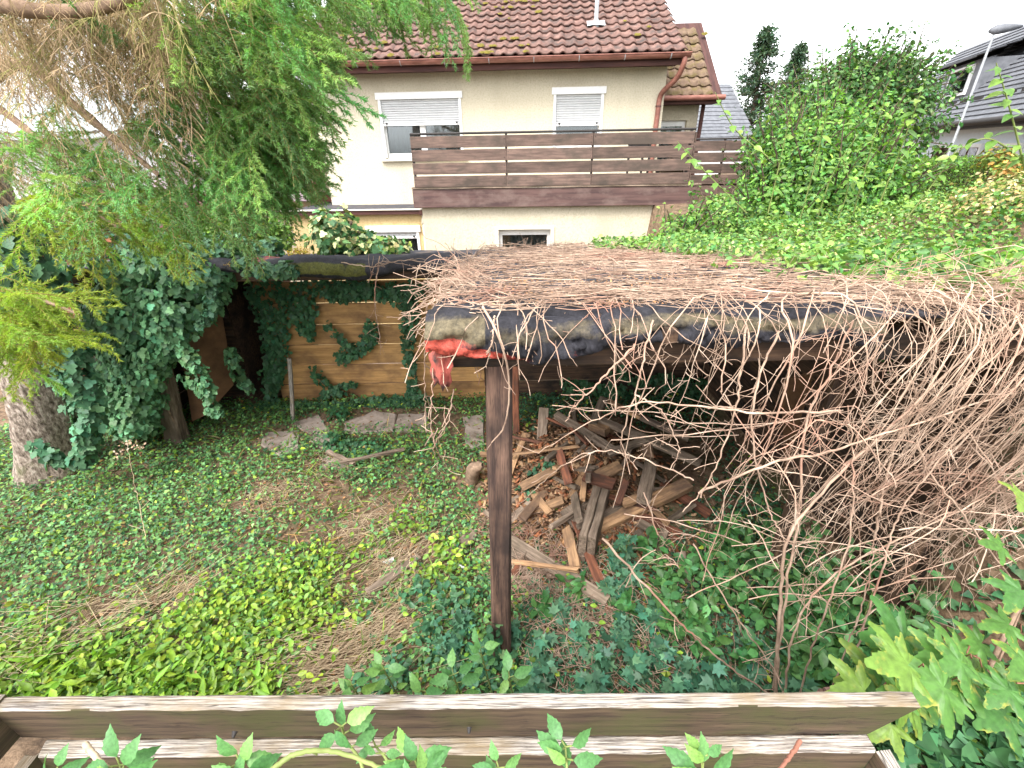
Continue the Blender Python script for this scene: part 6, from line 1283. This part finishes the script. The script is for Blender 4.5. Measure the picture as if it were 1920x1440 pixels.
trifoliate('clematis sprig standing upright below the middle of the plank', at(1070, 1580, .4), [at(1065, 1470, .44), at(1060, 1400, .48)], [(.6, 3, .055), (.85, 3, .06), (1, 3, .055)])
trifoliate('yellowing clematis clump at the bottom edge right', at(1320, 1600, .36), [at(1320, 1490, .42), at(1315, 1420, .46)], [(.5, 4, .065), (.8, 4, .065), (1, 3, .05)])
trifoliate('clematis tuft at the bottom edge between the sprig and the dark clump', at(930, 1600, .38), [at(930, 1500, .42), at(935, 1440, .45)], [(.6, 4, .055), (1, 4, .05)])
trifoliate('clematis tuft at the bottom left corner of the planter', at(110, 1620, .36), [at(110, 1520, .42), at(105, 1450, .46)], [(.6, 4, .055), (1, 4, .05)])
for (px, py, Y_), sz_, lab in (((720, 1255, 1.0), .07, 'clematis sprout behind the planter left of the post'), ((850, 1265, .95), .08, 'clematis sprout behind the planter in line with the post foot'), ((955, 1270, .92), .07, 'clematis sprout behind the planter just right of the post'), ((660, 1285, .92), .07, 'clematis sprout behind the planter at the straw patch'), ((900, 1215, 1.1), .07, 'clematis sprout leaning on the post foot'), ((790, 1295, .88), .07, 'clematis sprout close behind the plank middle')):
    top = at(px, py, Y_); trifoliate(lab, (top[0]+.05, top[1]+.05, top[2]-.55), [(top[0]+.02, top[1]+.03, top[2]-.25), top], [(.7, 3, sz_*.8), (.88, 3, sz_), (1, 3, sz_)])
strand(Q([(160, 1395, .52), (180, 1420, .48), (210, 1450, .44)]), .006, .005, pl, name='dead_stalk', side=0, mat='straw'); strand(Q([(500, 1450, .42), (560, 1412, .45), (640, 1412, .46), (740, 1450, .44)]), .0055, .004, pl, name='dead_stalk', side=3, sl=.08, mat='stem_green'); strand(Q([(1500, 1390, .52), (1480, 1420, .48), (1455, 1450, .44)]), .005, .003, pl, name='dead_stalk', side=0, mat='stem_red')
# large leaved vine at the lower right
vb_ = np.array([1.75, .95, .55]); vp_ = empty('grape_vine', tuple(vb_)); tag(vp_, 'yellow green lobed vine leaves filling the lower right corner', 'vine')
for pts, r in (([(1760, 1560, .9), (1800, 1380, .95), (1870, 1220, 1.0), (1935, 1090, 1.1)], .012), ([(1740, 1560, .9), (1720, 1420, .95), (1690, 1300, 1.05), (1640, 1180, 1.15)], .005), ([(1800, 1400, .95), (1760, 1290, 1.0), (1740, 1190, 1.1)], .004), ([(1850, 1290, 1.0), (1900, 1180, 1.1), (1930, 1100, 1.15)], .004)):
    s = spline(Q(pts), 24); V, T = tubes(s[None], np.linspace(r, r*.5, 24)[None], 8); link('stem', build('stem', V, T, M['branch'], smooth=True), vp_)
LV = [(1700, 1170, 1.15, .15, 1), (1790, 1195, 1.1, .15, 1), (1665, 1240, 1.1, .15, 0), (1745, 1250, 1.05, .13, 0), (1640, 1290, 1.05, .12, 0), (1720, 1320, 1.0, .13, 0), (1800, 1280, 1.05, .12, 0), (1830, 1330, 1.0, .13, 0), (1760, 1370, .95, .12, 1), (1700, 1400, .92, .13, 1), (1745, 1425, .88, .14, 1), (1810, 1420, .9, .12, 1), (1870, 1400, .95, .13, 0), (1900, 1330, 1.0, .12, 0), (1880, 1260, 1.05, .12, 0), (1890, 1140, 1.2, .10, 1), (1900, 1060, 1.2, .10, 1), (1905, 900, 1.25, .09, 1), (1680, 1350, .96, .11, 0), (1780, 1330, 1.02, .12, 0), (1850, 1380, .96, .12, 0), (1915, 1200, 1.1, .11, 0), (1690, 1210, 1.2, .12, 0), (1835, 1230, 1.12, .11, 0), (1910, 1280, 1.02, .12, 0), (1650, 1330, 1.0, .09, 0), (1900, 1430, .9, .13, 0), (1720, 1290, 1.1, .12, 0), (1790, 1410, .98, .13, 0), (1860, 1440, .92, .13, 0), (1840, 1170, 1.2, .10, 0), (1880, 1000, 1.3, .08, 1)]
LV += [(random.uniform(1640, 1930), random.uniform(1200, 1450), random.uniform(.98, 1.35), random.uniform(.09, .13), 0) for _ in range(34)] + [(random.uniform(1630, 1930), random.uniform(1190, 1450), random.uniform(.9, 1.12), random.uniform(.09, .135), 0) for _ in range(46)]
pos, nor, head, sz = [], [], [], []
for px, py, Y_, s, yl in LV:
    Y_ *= .78; s *= 1.3; p_ = at(px+random.uniform(-6, 6)+20, py+30, Y_); pos.append(p_); a = random.uniform(2.3, 3.9); head.append(np.array([math.cos(a), .5*math.sin(a)-.25, -.05+random.uniform(-.25, .15)])); nor.append(np.array([.05, -.45, .85])+rng.normal(0, .18, 3)); sz.append(s)
    q = p_+np.array([random.uniform(.06, .14), random.uniform(.02, .08), -random.uniform(.08, .16)]); V, T = tubes(np.stack([[p_, (p_+q)/2+np.array([0, 0, .015]), q]]), .0022, 4); link('petiole', build('petiole', V, T, M['stem_red']), vp_)
single_leaves(MAPM, pos, nor, head, sz, vp_)
